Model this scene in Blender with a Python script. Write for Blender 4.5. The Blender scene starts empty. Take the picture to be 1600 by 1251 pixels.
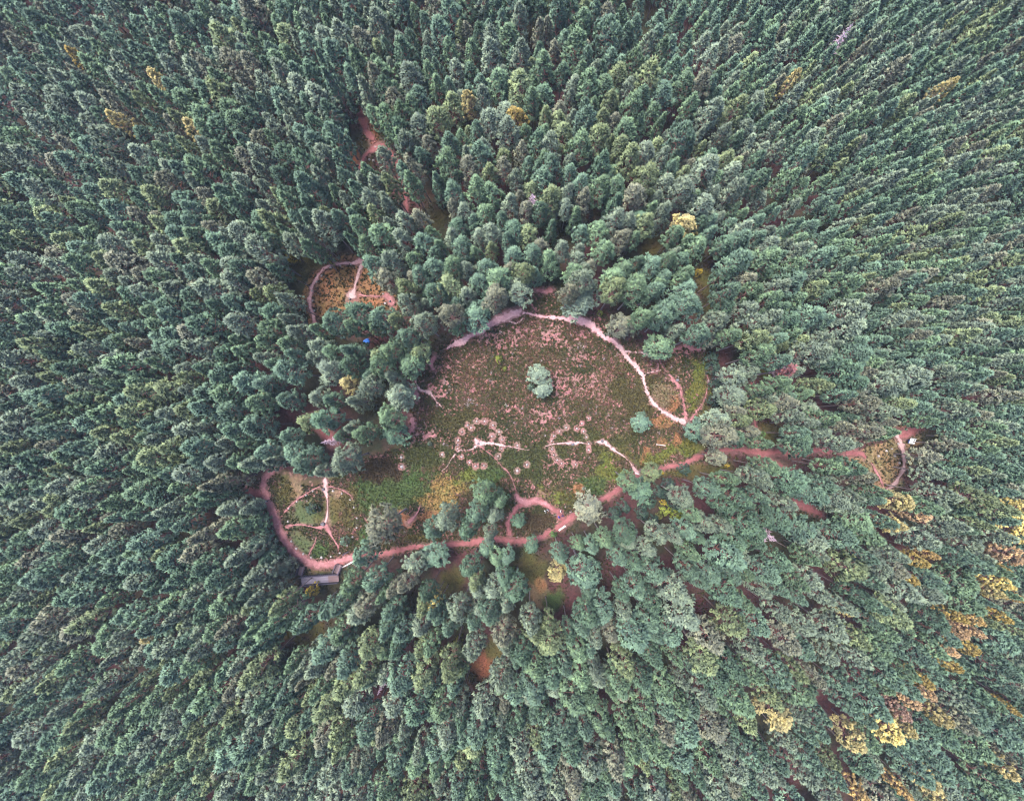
import bpy, bmesh, math, random
import numpy as np
from mathutils import Vector, Matrix, Quaternion

random.seed(11)
RNG = np.random.default_rng(11)
scn = bpy.context.scene
COL = scn.collection
R = math.radians

# ------------------------------------------------------------------ camera, sky, sun, exposure
H = 100.0            # flying height over the clearing, metres
F = 700.0            # focal length in pixels of the 1600 px wide photograph
IW, IH = 1600.0, 1251.0
NX, NY = 823.0, 650.0   # where straight down falls in the photograph

down = Vector(((NX - IW / 2) / F, -(NY - IH / 2) / F, -1.0)).normalized()
q = down.rotation_difference(Vector((0, 0, -1)))
CAMROT = q.to_matrix()
cam_d = bpy.data.cameras.new('camera')
cam_d.sensor_width = 36.0
cam_d.sensor_fit = 'HORIZONTAL'
cam_d.lens = 36.0 * F / IW
cam_d.clip_start = 1.0
cam_d.clip_end = 3000.0
cam = bpy.data.objects.new('camera', cam_d)
cam.matrix_world = Matrix.Translation((0, 0, H)) @ CAMROT.to_4x4()
COL.objects.link(cam)
scn.camera = cam

world = bpy.data.worlds.new('World')
scn.world = world
world.use_nodes = True
wn = world.node_tree
for n in list(wn.nodes):
    wn.nodes.remove(n)
SUN_EL, SUN_ROT = R(73), R(-60)
sky = wn.nodes.new('ShaderNodeTexSky')
sky.sky_type = 'NISHITA'
sky.sun_disc = False
sky.sun_elevation = SUN_EL
sky.sun_rotation = SUN_ROT
sky.air_density = 1.0
sky.dust_density = 3.0
bg = wn.nodes.new('ShaderNodeBackground')
bg.inputs['Strength'].default_value = 0.12
wo = wn.nodes.new('ShaderNodeOutputWorld')
wn.links.new(sky.outputs[0], bg.inputs[0])
wn.links.new(bg.outputs[0], wo.inputs[0])

sun_d = bpy.data.lights.new('sun', 'SUN')
sun_d.energy = 1.5
sun_d.angle = R(22)
sun_d.color = (1.0, 0.95, 0.88)
sun = bpy.data.objects.new('sun', sun_d)
sdir = Vector((math.sin(SUN_ROT) * math.cos(SUN_EL), math.cos(SUN_ROT) * math.cos(SUN_EL), math.sin(SUN_EL)))
sun.rotation_euler = sdir.to_track_quat('Z', 'Y').to_euler()
sun.location = (0, 0, 300)
COL.objects.link(sun)

scn.view_settings.view_transform = 'Standard'
scn.view_settings.look = 'None'
scn.view_settings.exposure = 2.58
scn.view_settings.gamma = 1.0
scn.view_settings.use_curve_mapping = False
scn.render.engine = 'CYCLES'
scn.cycles.max_bounces = 6
scn.cycles.diffuse_bounces = 4
scn.cycles.transparent_max_bounces = 4
scn.cycles.use_denoising = True
scn.cycles.filter_width = 1.15
scn.cycles.volume_bounces = 0
scn.cycles.sample_clamp_indirect = 4.0

# ------------------------------------------------------------------ terrain and pixel mapping
_tab = np.random.default_rng(5).random((256, 256))


def vnoise(x, y):
    x = np.asarray(x, float); y = np.asarray(y, float)
    xi = np.floor(x).astype(int); yi = np.floor(y).astype(int)
    fx = x - xi; fy = y - yi
    fx = fx * fx * (3 - 2 * fx); fy = fy * fy * (3 - 2 * fy)
    a = _tab[xi & 255, yi & 255]; b = _tab[(xi + 1) & 255, yi & 255]
    c = _tab[xi & 255, (yi + 1) & 255]; d = _tab[(xi + 1) & 255, (yi + 1) & 255]
    return (a * (1 - fx) + b * fx) * (1 - fy) + (c * (1 - fx) + d * fx) * fy


def fbm(x, y, o=3):
    s = 0.0; a = 0.5; t = 0.0
    for k in range(o):
        s = s + a * vnoise(x * 2 ** k + 17.3 * k, y * 2 ** k - 9.1 * k); t += a; a *= 0.5
    return s / t


def gz(x, y):
    """height of the ground: a flat hilltop that falls away gently, with soft swells"""
    x = np.asarray(x, float); y = np.asarray(y, float)
    r = np.hypot(x, y)
    d = np.maximum(r - 45.0, 0.0)
    drop = np.where(d < 160, 0.0006 * d * d, 0.0006 * 160 * 160)
    return -drop + 0.35 * (vnoise(x / 9.0 + 3, y / 9.0 + 8) - 0.5)


RM = np.array(CAMROT)


def project(x, y, z):
    p = np.stack([np.asarray(x, float), np.asarray(y, float), np.asarray(z, float) - H], -1)
    c = p @ RM            # world -> camera (R^T p)
    return IW / 2 + F * c[..., 0] / -c[..., 2], IH / 2 - F * c[..., 1] / -c[..., 2]


def at(px, py, h=0.0):
    """world point seen at a pixel of the photograph, h metres over the ground"""
    d = CAMROT @ Vector(((px - IW / 2) / F, -(py - IH / 2) / F, -1.0))
    z = h
    for _ in range(6):
        t = (z - H) / d.z
        x, y = d.x * t, d.y * t
        z = float(gz(x, y)) + h
    return Vector((x, y, z))


PXM = 7.0   # pixels per metre on the clearing

# ------------------------------------------------------------------ open ground seen in the photograph
MAIN = [(650, 585), (662, 560), (690, 540), (720, 525), (750, 512), (785, 495), (812, 487), (818, 470), (842, 450),
        (868, 452), (880, 480), (905, 487), (925, 493), (950, 490), (958, 520), (975, 532), (990, 528), (1000, 550),
        (1020, 560), (1040, 545), (1075, 540), (1104, 545), (1110, 570), (1112, 610), (1105, 640), (1085, 655),
        (1070, 680), (1075, 695), (1100, 700), (1118, 706), (1110, 725), (1050, 738), (1030, 745), (1000, 745),
        (975, 762), (955, 775), (940, 790), (905, 800), (890, 818), (870, 834), (830, 845), (790, 850), (760, 854),
        (720, 857), (660, 860), (620, 863), (590, 866), (560, 870), (540, 885), (525, 890), (480, 893), (460, 883),
        (440, 860), (424, 835), (408, 800), (400, 775), (385, 775), (390, 755), (405, 742), (440, 728), (470, 745),
        (500, 750), (560, 725), (580, 705), (610, 695), (640, 688), (648, 660), (642, 640), (645, 600)]
RING_NW = [(489, 503), (482, 465), (488, 440), (505, 416), (530, 406), (565, 403), (572, 420), (585, 440), (600, 455),
           (612, 458), (620, 478), (610, 486), (590, 480), (565, 476), (540, 480), (520, 488), (500, 497)]
OPEN_N = [(558, 172), (572, 178), (578, 200), (595, 215), (600, 230), (622, 245), (618, 260), (605, 266), (590, 262),
          (582, 274), (562, 266), (554, 250), (570, 235), (565, 215)]
OPEN_E = [(1322, 708), (1360, 700), (1388, 692), (1390, 670), (1432, 670), (1436, 695), (1420, 702), (1418, 735),
          (1402, 760), (1380, 772), (1362, 752), (1345, 722)]
OPEN_S = [(808, 880), (838, 852), (868, 852), (880, 900), (878, 940), (852, 955), (832, 930), (818, 905)]
GAPS = [
    [(735, 1060), (755, 1020), (770, 1000), (780, 1010), (768, 1045), (745, 1063)],
    [(458, 985), (490, 962), (515, 968), (498, 998), (470, 1008)],
    [(1112, 702), (1190, 700), (1192, 715), (1112, 712)],
    [(1252, 703), (1300, 697), (1300, 715), (1255, 718)],
    [(1238, 778), (1270, 790), (1268, 804), (1240, 795)],
    [(1094, 400), (1114, 412), (1110, 470), (1096, 480)],
    [(1013, 372), (1032, 384), (1030, 398), (1014, 388)],
    [(918, 330), (932, 335), (930, 352), (915, 350)],
    [(586, 628), (605, 628), (600, 645), (582, 640)],
    [(1176, 576), (1184, 578), (1176, 606), (1170, 604)],
    [(1183, 655), (1210, 665), (1205, 685), (1182, 680)],
    [(466, 403), (486, 406), (484, 432), (474, 436), (462, 415)],
    [(632, 305), (640, 310), (640, 335), (632, 330)],
    [(574, 526), (596, 530), (604, 536), (586, 542), (566, 535)],
    [(1130, 722), (1160, 726), (1150, 745), (1100, 745), (1050, 745), (1070, 732)],
    [(720, 985), (732, 985), (728, 1012), (714, 1012)],
    [(645, 905), (655, 925), (640, 945), (632, 925)],
    [(940, 865), (955, 880), (950, 910), (938, 900)],
    [(700, 900), (716, 905), (716, 928), (700, 925)],
    [(1083, 930), (1100, 935), (1095, 955), (1080, 945)],
    [(668, 318), (700, 330), (705, 350), (690, 352), (668, 335)],
    [(460, 884), (500, 890), (540, 876), (534, 918), (462, 918)],
    [(870, 350), (880, 352), (876, 372), (866, 370)],
]


def inpoly(px, py, poly):
    px = np.asarray(px, float); py = np.asarray(py, float)
    c = np.zeros(px.shape, bool)
    n = len(poly)
    for i in range(n):
        x0, y0 = poly[i]; x1, y1 = poly[(i + 1) % n]
        if y0 == y1:
            continue
        m = ((y0 > py) != (y1 > py)) & (px < (x1 - x0) * (py - y0) / (y1 - y0) + x0)
        c ^= m
    return c


MW, MH = 1600, 1251
_yy, _xx = np.mgrid[0:MH:2, 0:MW:2]
MASK = np.zeros(_xx.shape, bool)
for pl in [MAIN, RING_NW, OPEN_N, OPEN_E, OPEN_S] + GAPS:
    MASK |= inpoly(_xx + 0.5, _yy + 0.5, pl)


def masked(px, py, m=None):
    m = MASK if m is None else m
    ix = (np.asarray(px) / 2).astype(int); iy = (np.asarray(py) / 2).astype(int)
    ok = (ix >= 0) & (iy >= 0) & (ix < m.shape[1]) & (iy < m.shape[0])
    return np.where(ok, m[np.clip(iy, 0, m.shape[0] - 1), np.clip(ix, 0, m.shape[1] - 1)], False)


def blur(a, r):
    a = a.astype(float)
    for ax in (0, 1):
        k = 2 * r + 1
        p = np.concatenate([np.repeat(np.take(a, [0], ax), r + 1, ax), a, np.repeat(np.take(a, [-1], ax), r, ax)], ax)
        cs = np.cumsum(p, ax)
        a = (np.take(cs, range(k, cs.shape[ax]), ax) - np.take(cs, range(0, cs.shape[ax] - k), ax)) / k
    return a


HEATH = inpoly(_xx, _yy, MAIN)
HEATHW = blur(blur(HEATH, 3), 3)


def sample(m, px, py):
    ix = np.clip((np.asarray(px) / 2).astype(int), 0, m.shape[1] - 1)
    iy = np.clip((np.asarray(py) / 2).astype(int), 0, m.shape[0] - 1)
    return m[iy, ix]


# ------------------------------------------------------------------ materials
def newmat(name, rough=0.9):
    m = bpy.data.materials.new(name)
    m.use_nodes = True
    nt = m.node_tree
    b = nt.nodes['Principled BSDF']
    b.inputs['Roughness'].default_value = rough
    b.inputs['Specular IOR Level'].default_value = 0.2
    return m, nt, b


def node(nt, t, **kw):
    n = nt.nodes.new(t)
    for k, v in kw.items():
        setattr(n, k, v)
    return n


def mixc(nt, fac, a, b, mode='MIX'):
    n = nt.nodes.new('ShaderNodeMix')
    n.data_type = 'RGBA'; n.blend_type = mode
    for sock, v in ((n.inputs[0], fac), (n.inputs[6], a), (n.inputs[7], b)):
        if hasattr(v, 'links'):
            nt.links.new(v, sock)
        elif isinstance(v, (int, float)):
            sock.default_value = v
        else:
            sock.default_value = tuple(v) + (1,) if len(v) == 3 else v
    return n.outputs[2]


def noise(nt, scale, detail=3, rough=0.55, co=None):
    n = nt.nodes.new('ShaderNodeTexNoise')
    n.inputs['Scale'].default_value = scale
    n.inputs['Detail'].default_value = detail
    n.inputs['Roughness'].default_value = rough
    if co is not None:
        nt.links.new(co, n.inputs['Vector'])
    return n.outputs['Fac']


def ramp(nt, fac, stops):
    n = nt.nodes.new('ShaderNodeValToRGB')
    e = n.color_ramp.elements
    while len(e) < len(stops):
        e.new(0.5)
    for k, (p, c) in enumerate(stops):
        e[k].position = p
        e[k].color = tuple(c) + (1,) if len(c) == 3 else c
    nt.links.new(fac, n.inputs[0])
    return n.outputs[0]


def simple(name, col, var=0.35, scale=8.0, rough=0.85):
    m, nt, b = newmat(name, rough)
    tc = node(nt, 'ShaderNodeTexCoord')
    f = noise(nt, scale, 4, 0.6, tc.outputs['Object'])
    c = ramp(nt, f, [(0.3, [v * (1 - var) for v in col]), (0.7, [min(1, v * (1 + var)) for v in col])])
    nt.links.new(c, b.inputs['Base Color'])
    return m


def ground_material():
    m, nt, b = newmat('forest_soil', 0.95)
    a = node(nt, 'ShaderNodeAttribute', attribute_name='tint', attribute_type='GEOMETRY')
    g = node(nt, 'ShaderNodeNewGeometry')
    P = g.outputs['Position']
    f1 = noise(nt, 1.6, 5, 0.65, P)
    f2 = noise(nt, 0.25, 4, 0.6, P)
    f3 = noise(nt, 6.0, 3, 0.7, P)
    v = ramp(nt, f1, [(0.25, (0.42, 0.42, 0.42)), (0.75, (1.6, 1.6, 1.6))])
    c = mixc(nt, 1.0, a.outputs['Color'], v, 'MULTIPLY')
    h = ramp(nt, f2, [(0.35, (0.82, 1.02, 0.9)), (0.65, (1.15, 0.97, 1.05))])
    c = mixc(nt, 1.0, c, h, 'MULTIPLY')
    s = ramp(nt, f3, [(0.3, (0.65, 0.65, 0.65)), (0.72, (1.4, 1.4, 1.4))])
    c = mixc(nt, 1.0, c, s, 'MULTIPLY')
    nt.links.new(c, b.inputs['Base Color'])
    bp = node(nt, 'ShaderNodeBump')
    bp.inputs['Strength'].default_value = 0.6
    bp.inputs['Distance'].default_value = 0.25
    nt.links.new(f1, bp.inputs['Height'])
    nt.links.new(bp.outputs[0], b.inputs['Normal'])
    return m


def path_material(name, c0, c1, speck):
    m, nt, b = newmat(name, 0.95)
    g = node(nt, 'ShaderNodeNewGeometry')
    P = g.outputs['Position']
    c = ramp(nt, noise(nt, 0.45, 5, 0.65, P), [(0.32, c0), (0.68, c1)])
    c = mixc(nt, ramp(nt, noise(nt, 3.2, 4, 0.7, P), [(0.6, (0, 0, 0)), (0.72, (1, 1, 1))]), c, speck)
    d = ramp(nt, noise(nt, 2.0, 4, 0.7, P), [(0.25, (0.7, 0.7, 0.7)), (0.6, (1.08, 1.08, 1.08))])
    c = mixc(nt, 1.0, c, d, 'MULTIPLY')
    e = node(nt, 'ShaderNodeAttribute', attribute_name='verge', attribute_type='GEOMETRY')
    ad = node(nt, 'ShaderNodeMath', operation='ADD')
    nt.links.new(e.outputs['Fac'], ad.inputs[0])
    nt.links.new(noise(nt, 1.7, 5, 0.75, P), ad.inputs[1])
    c = mixc(nt, ramp(nt, ad.outputs[0], [(0.9, (0, 0, 0)), (1.04, (0.7, 0.7, 0.7))]), c, (0.075, 0.04, 0.032))
    nt.links.new(c, b.inputs['Base Color'])
    return m


def leaf_material(name, trans=0.25):
    """foliage whose tint is a property of the tree, with clumps of lighter and darker needles"""
    m = bpy.data.materials.new(name)
    m.use_nodes = True
    nt = m.node_tree
    b = nt.nodes['Principled BSDF']
    b.inputs['Roughness'].default_value = 0.7
    b.inputs['Specular IOR Level'].default_value = 0.25
    a = node(nt, 'ShaderNodeAttribute', attribute_name='tint', attribute_type='INSTANCER')
    v = node(nt, 'ShaderNodeAttribute', attribute_name='vary', attribute_type='GEOMETRY')
    k = ramp(nt, v.outputs['Fac'], [(0.0, (0.5, 0.52, 0.6)), (0.5, (0.95, 0.95, 0.95)), (1.0, (1.75, 1.65, 1.45))])
    c = mixc(nt, 1.0, a.outputs['Color'], k, 'MULTIPLY')
    nt.links.new(c, b.inputs['Base Color'])
    t = node(nt, 'ShaderNodeBsdfTranslucent')
    nt.links.new(c, t.inputs['Color'])
    mx = node(nt, 'ShaderNodeMixShader')
    mx.inputs[0].default_value = trans
    out = nt.nodes['Material Output']
    nt.links.new(b.outputs[0], mx.inputs[1]); nt.links.new(t.outputs[0], mx.inputs[2])
    nt.links.new(mx.outputs[0], out.inputs['Surface'])
    return m


def bark_material():
    m, nt, b = newmat('pine_bark', 0.9)
    tc = node(nt, 'ShaderNodeTexCoord')
    sp = node(nt, 'ShaderNodeSeparateXYZ')
    nt.links.new(tc.outputs['Object'], sp.inputs[0])
    mp = node(nt, 'ShaderNodeMapRange')
    mp.inputs['From Min'].default_value = 3.0
    mp.inputs['From Max'].default_value = 11.0
    nt.links.new(sp.outputs['Z'], mp.inputs['Value'])
    c = ramp(nt, mp.outputs[0], [(0.1, (0.2, 0.165, 0.17)), (0.9, (0.28, 0.13, 0.11))])
    f = noise(nt, 5.0, 4, 0.7, tc.outputs['Object'])
    k = ramp(nt, f, [(0.3, (0.55, 0.55, 0.55)), (0.7, (1.35, 1.35, 1.35))])
    c = mixc(nt, 1.0, c, k, 'MULTIPLY')
    nt.links.new(c, b.inputs['Base Color'])
    return m


M_GROUND = ground_material()
M_PALE = path_material('pale_sand', (0.24, 0.145, 0.145), (0.33, 0.225, 0.225), (0.4, 0.3, 0.3))
M_ROSE = path_material('rose_sand', (0.28, 0.14, 0.148), (0.4, 0.245, 0.255), (0.48, 0.36, 0.37))
M_PINK = path_material('pink_sand', (0.14, 0.056, 0.06), (0.26, 0.118, 0.125), (0.36, 0.22, 0.23))
M_RED = path_material('red_earth', (0.115, 0.039, 0.041), (0.2, 0.074, 0.077), (0.28, 0.14, 0.145))
M_LEAF = leaf_material('pine_needles', 0.1)
M_SOFT = leaf_material('autumn_leaves', 0.35)
M_HEATH = leaf_material('heather_twigs', 0.15)
M_BARK = bark_material()
M_DEADWOOD = simple('dead_wood', (0.3, 0.22, 0.27), 0.3, 3.0)
M_STONE = simple('boulder_stone', (0.22, 0.2, 0.2), 0.35, 3.0)
M_DARKSTONE = simple('grey_stone', (0.09, 0.083, 0.095), 0.35, 3.0)
M_PLANK = simple('weathered_planks', (0.16, 0.14, 0.18), 0.25, 2.5)
M_PLANK_RED = simple('stained_planks', (0.13, 0.088, 0.095), 0.25, 2.5)
M_DARKWOOD = simple('dark_timber', (0.045, 0.04, 0.06), 0.4, 4.0)
M_WHITE = simple('white_paint', (0.8, 0.8, 0.8), 0.05, 2.0, 0.5)
M_BLACK = simple('black_print', (0.015, 0.015, 0.018), 0.1, 2.0, 0.5)
M_NAVY = simple('navy_paint', (0.03, 0.045, 0.12), 0.2, 2.0, 0.6)
M_PALELOG = simple('pale_log', (0.45, 0.4, 0.4), 0.25, 2.0)
M_BLUE = simple('blue_plastic', (0.05, 0.16, 0.5), 0.25, 3.0, 0.5)

# ------------------------------------------------------------------ object helpers


def link(name, me, mat=None, parent=None):
    o = bpy.data.objects.new(name, me)
    if mat is not None and me is not None and len(me.materials) == 0:
        for mm in (mat if isinstance(mat, (list, tuple)) else [mat]):
            me.materials.append(mm)
    COL.objects.link(o)
    if parent is not None:
        o.parent = parent
    return o


def empty(name, loc, rz=0.0):
    o = bpy.data.objects.new(name, None)
    o.empty_display_size = 0.3
    o.location = loc
    o.rotation_euler = (0, 0, rz)
    COL.objects.link(o)
    return o


def tag(o, label=None, cat=None, group=None, kind=None):
    if label: o['label'] = label
    if cat: o['category'] = cat
    if group: o['group'] = group
    if kind: o['kind'] = kind
    return o


def quads_mesh(name, V, Q, vary=None, matidx=None):
    me = bpy.data.meshes.new(name)
    V = np.asarray(V, np.float32); Q = np.asarray(Q, np.int32)
    me.vertices.add(len(V)); me.vertices.foreach_set('co', V.ravel())
    me.loops.add(Q.size); me.loops.foreach_set('vertex_index', Q.ravel())
    me.polygons.add(len(Q))
    me.polygons.foreach_set('loop_start', np.arange(0, Q.size, Q.shape[1], dtype=np.int32))
    if vary is not None:
        at_ = me.attributes.new('vary', 'FLOAT', 'FACE')
        at_.data.foreach_set('value', np.asarray(vary, np.float32))
    if matidx is not None:
        me.polygons.foreach_set('material_index', np.asarray(matidx, np.int32))
    me.update(calc_edges=True)
    return me


def pymesh(name, V, Fc):
    me = bpy.data.meshes.new(name)
    me.from_pydata([tuple(v) for v in V], [], [tuple(f) for f in Fc])
    me.update()
    return me


def box_geo(c, s, rot=None):
    V = []
    for x in (-.5, .5):
        for y in (-.5, .5):
            for z in (-.5, .5):
                v = Vector((x * s[0], y * s[1], z * s[2]))
                if rot is not None:
                    v = rot @ v
                V.append(v + Vector(c))
    Fc = [(0, 1, 3, 2), (4, 6, 7, 5), (0, 4, 5, 1), (2, 3, 7, 6), (0, 2, 6, 4), (1, 5, 7, 3)]
    return V, Fc


def box(name, c, s, mat, parent=None, rot=None, bevel=0.0):
    V, Fc = box_geo(c, s, rot)
    me = pymesh(name, V, Fc)
    if bevel:
        bm = bmesh.new(); bm.from_mesh(me)
        bmesh.ops.bevel(bm, geom=bm.edges[:], offset=bevel, segments=1, affect='EDGES')
        bm.to_mesh(me); bm.free()
    return link(name, me, mat, parent)


def tube_geo(pts, rads, n=6, cap=True):
    V = []; Fc = []
    pts = [Vector(p) for p in pts]
    for i, p in enumerate(pts):
        d = (pts[min(i + 1, len(pts) - 1)] - pts[max(i - 1, 0)]).normalized()
        a = d.orthogonal().normalized() if abs(d.z) < 0.95 else (Vector((1, 0, 0)) - d * d.x).normalized()
        b = d.cross(a)
        for k in range(n):
            t = 2 * math.pi * k / n
            V.append(p + (a * math.cos(t) + b * math.sin(t)) * rads[i])
    for i in range(len(pts) - 1):
        for k in range(n):
            k2 = (k + 1) % n
            Fc.append((i * n + k, i * n + k2, (i + 1) * n + k2, (i + 1) * n + k))
    if cap:
        Fc.append(tuple(range(n))[::-1])
        Fc.append(tuple((len(pts) - 1) * n + k for k in range(n)))
    return V, Fc


def join_geo(parts):
    V = []; Fc = []
    for v, f in parts:
        o = len(V)
        V += list(v)
        Fc += [tuple(i + o for i in ff) for ff in f]
    return V, Fc


# ------------------------------------------------------------------ zones of the open ground, in photograph pixels
LITTER = np.array((0.042, 0.018, 0.018)); MOSS = np.array((0.022, 0.021, 0.011))
SOIL = np.array((0.155, 0.076, 0.076)); PEAT = np.array((0.036, 0.025, 0.013))
# (cx, cy, rx, ry, colour, plant)   plant: 0 heather, 1 green grass, 2 dry ochre grass, 3 low lawn, 4 bare
C_GREEN = (0.032, 0.048, 0.015); C_LIME = (0.066, 0.07, 0.016); C_OCHRE = (0.125, 0.083, 0.03); C_TAN = (0.095, 0.065, 0.04)
C_ORANGE = (0.13, 0.065, 0.032); C_LAWN = (0.042, 0.05, 0.022); C_OLIVE = (0.045, 0.039, 0.013); C_RUST = (0.12, 0.048, 0.026)
ZONES = [
    (790, 725, 95, 26, (0.03, 0.034, 0.012), 0), (930, 690, 70, 22, (0.036, 0.036, 0.012), 0), (660, 715, 60, 22, (0.034, 0.038, 0.013), 0),
    (1000, 620, 40, 40, (0.042, 0.036, 0.014), 0), (720, 655, 40, 18, (0.04, 0.036, 0.014), 0),
    (600, 770, 70, 42, C_GREEN, 1), (640, 750, 40, 25, C_GREEN, 1), (600, 730, 40, 22, PEAT, 0),
    (705, 762, 28, 20, C_OCHRE, 2), (688, 790, 30, 20, C_OCHRE, 2), (668, 808, 24, 12, C_ORANGE, 2), (640, 815, 22, 16, C_RUST, 4),
    (650, 838, 25, 12, C_OLIVE, 1), (740, 742, 38, 12, C_LIME, 1), (765, 740, 30, 14, C_GREEN, 1),
    (952, 735, 38, 24, C_LIME, 1), (925, 760, 30, 22, C_GREEN, 1), (985, 715, 26, 18, C_OLIVE, 2), (1010, 712, 10, 17, C_ORANGE, 2),
    (1030, 712, 18, 12, C_LIME, 1), (1075, 702, 30, 14, C_LIME, 1), (1060, 735, 50, 10, C_OLIVE, 1), (1030, 690, 10, 10, C_ORANGE, 2),
    (1040, 622, 22, 22, C_TAN, 2), (1052, 635, 12, 14, C_ORANGE, 2), (1035, 655, 22, 10, C_ORANGE, 2), (1058, 690, 6, 12, C_ORANGE, 2),
    (1090, 605, 18, 42, C_LIME, 1), (1100, 640, 14, 20, C_OLIVE, 1), (870, 775, 22, 18, C_LIME, 1), (900, 780, 22, 14, C_OLIVE, 1),
    (905, 765, 10, 10, C_ORANGE, 2), (848, 775, 12, 8, C_TAN, 2),
    (835, 818, 26, 22, PEAT, 0),
    (478, 800, 26, 22, C_LAWN, 3), (482, 850, 34, 20, C_LAWN, 3), (500, 855, 22, 16, C_GREEN, 1), (525, 795, 30, 40, C_OLIVE, 3), (528, 770, 14, 12, C_TAN, 3),
    (460, 760, 22, 16, C_TAN, 3), (440, 770, 18, 26, C_OLIVE, 1), (512, 822, 7, 10, C_TAN, 4), (505, 888, 22, 8, C_OLIVE, 3),
    (545, 800, 18, 44, C_OLIVE, 1), (575, 830, 24, 24, C_GREEN, 1),
    (845, 920, 22, 26, C_TAN, 3), (835, 885, 26, 26, C_OLIVE, 3), (865, 935, 14, 16, C_GREEN, 3), (848, 915, 9, 12, C_ORANGE, 3),
    (755, 1040, 20, 26, C_RUST, 3), (770, 1010, 14, 18, C_OLIVE, 3), (485, 985, 34, 26, C_OLIVE, 3), (470, 415, 30, 20, C_OLIVE, 3),
    (1104, 440, 16, 42, C_OLIVE, 3), (1020, 385, 20, 20, C_OLIVE, 3), (578, 256, 13, 12, C_OLIVE, 3), (690, 340, 28, 16, C_OLIVE, 3),
    (1100, 735, 60, 12, C_OLIVE, 3), (1200, 672, 24, 18, C_OLIVE, 3), (1196, 582, 18, 10, C_OLIVE, 3), (710, 912, 20, 20, C_OLIVE, 3),
    (582, 214, 12, 18, C_RUST, 2), (545, 250, 20, 14, C_RUST, 3),
]
PINKY = [(880, 600, 34, 32), (735, 530, 75, 12), (700, 580, 26, 16), (935, 605, 16, 34), (835, 525, 70, 18), (745, 572, 14, 10),
         (905, 560, 30, 14), (985, 600, 30, 12), (1065, 548, 34, 8), (665, 680, 20, 12), (960, 520, 22, 16), (880, 725, 34, 14),
         (850, 640, 30, 20), (800, 640, 26, 12), (690, 610, 22, 14), (760, 600, 20, 8), (640, 700, 25, 8), (600, 715, 25, 8),
         (1000, 510, 14, 10), (870, 690, 12, 30), (845, 755, 26, 14), (1015, 575, 20, 8), (470, 745, 26, 8)]
LICHEN = [(738, 632, 10, 8), (955, 668, 10, 6), (972, 612, 9, 7), (818, 640, 8, 4), (905, 545, 12, 9), (1372, 704, 14, 8), (700, 600, 8, 8),
          (725, 665, 8, 8), (790, 632, 6, 6), (697, 697, 6, 6)]


def ell(px, py, z, wob):
    d = np.hypot((px - z[0]) / z[2], (py - z[1]) / z[3]) + (wob - 0.5) * 1.9
    return np.clip((1.15 - d) / 0.5, 0, 1)


def bare_level(pink, x, y):
    return 0.235 + 0.21 * pink + 0.34 * (fbm(x / 3.0 + 60, y / 3.0 + 22, 3) - 0.5)


def ground_tint(x, y):
    px, py = project(x, y, gz(x, y))
    wob = fbm(x / 2.6 + 40, y / 2.6 + 7, 3)
    wob2 = fbm(x / 0.9, y / 0.9 + 31, 2)
    n = fbm(x / 7.0 + 5, y / 7.0, 4)
    w = np.clip((n - 0.42) / 0.2, 0, 1)[:, None]
    c = LITTER * (1 - w) + MOSS * w
    hw = np.clip((sample(HEATHW, px, py) + (wob - 0.5) * 0.5 - 0.3) / 0.3, 0, 1)
    hw = np.where((px > 0) & (px < IW) & (py > 0) & (py < IH), hw, 0)[:, None]
    pink = np.zeros(len(x))
    for z in PINKY:
        pink = np.maximum(pink, ell(px, py, z, wob))
    bare = np.clip((bare_level(pink, x, y) - fbm(x / 0.55 + 4, y / 0.55, 3)) / 0.05 + 0.5, 0, 1)
    s = np.clip(0.16 * wob2 + bare, 0, 1)
    c = c * (1 - hw) + (SOIL * s[:, None] + PEAT * (1 - s[:, None])) * hw
    for pl, col in ((RING_NW, (0.12, 0.062, 0.03)), (OPEN_E, (0.115, 0.08, 0.042))):
        cx = np.mean([p[0] for p in pl]); cy = np.mean([p[1] for p in pl])
        big = [(cx + (p[0] - cx) * 1.12, cy + (p[1] - cy) * 1.12) for p in pl]
        m = inpoly(px + (wob - 0.5) * 14, py + (wob2 - 0.5) * 10, big).astype(float)[:, None]
        c = c * (1 - m) + np.array(col) * m
    for z in ZONES:
        m = ell(px, py, z, wob)[:, None]
        c = c * (1 - m) + np.array(z[4]) * m
    for ax, ay, r in PADS:
        k = np.abs(x - ax) + np.abs(y - ay) < 3
        d = np.hypot(x[k] - ax, y[k] - ay) / r + (wob2[k] - 0.5) * 0.5
        m = np.clip((1.1 - d) / 0.25, 0, 1)[:, None]
        c[k] = c[k] * (1 - m) + np.array((0.135, 0.074, 0.068)) * m
    k = on_path(x, y)
    m = np.clip((k + 0.55) / 0.5, 0, 1)[:, None] * 0.7
    c = c * (1 - m) + SOIL * 0.8 * m
    return c


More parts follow.
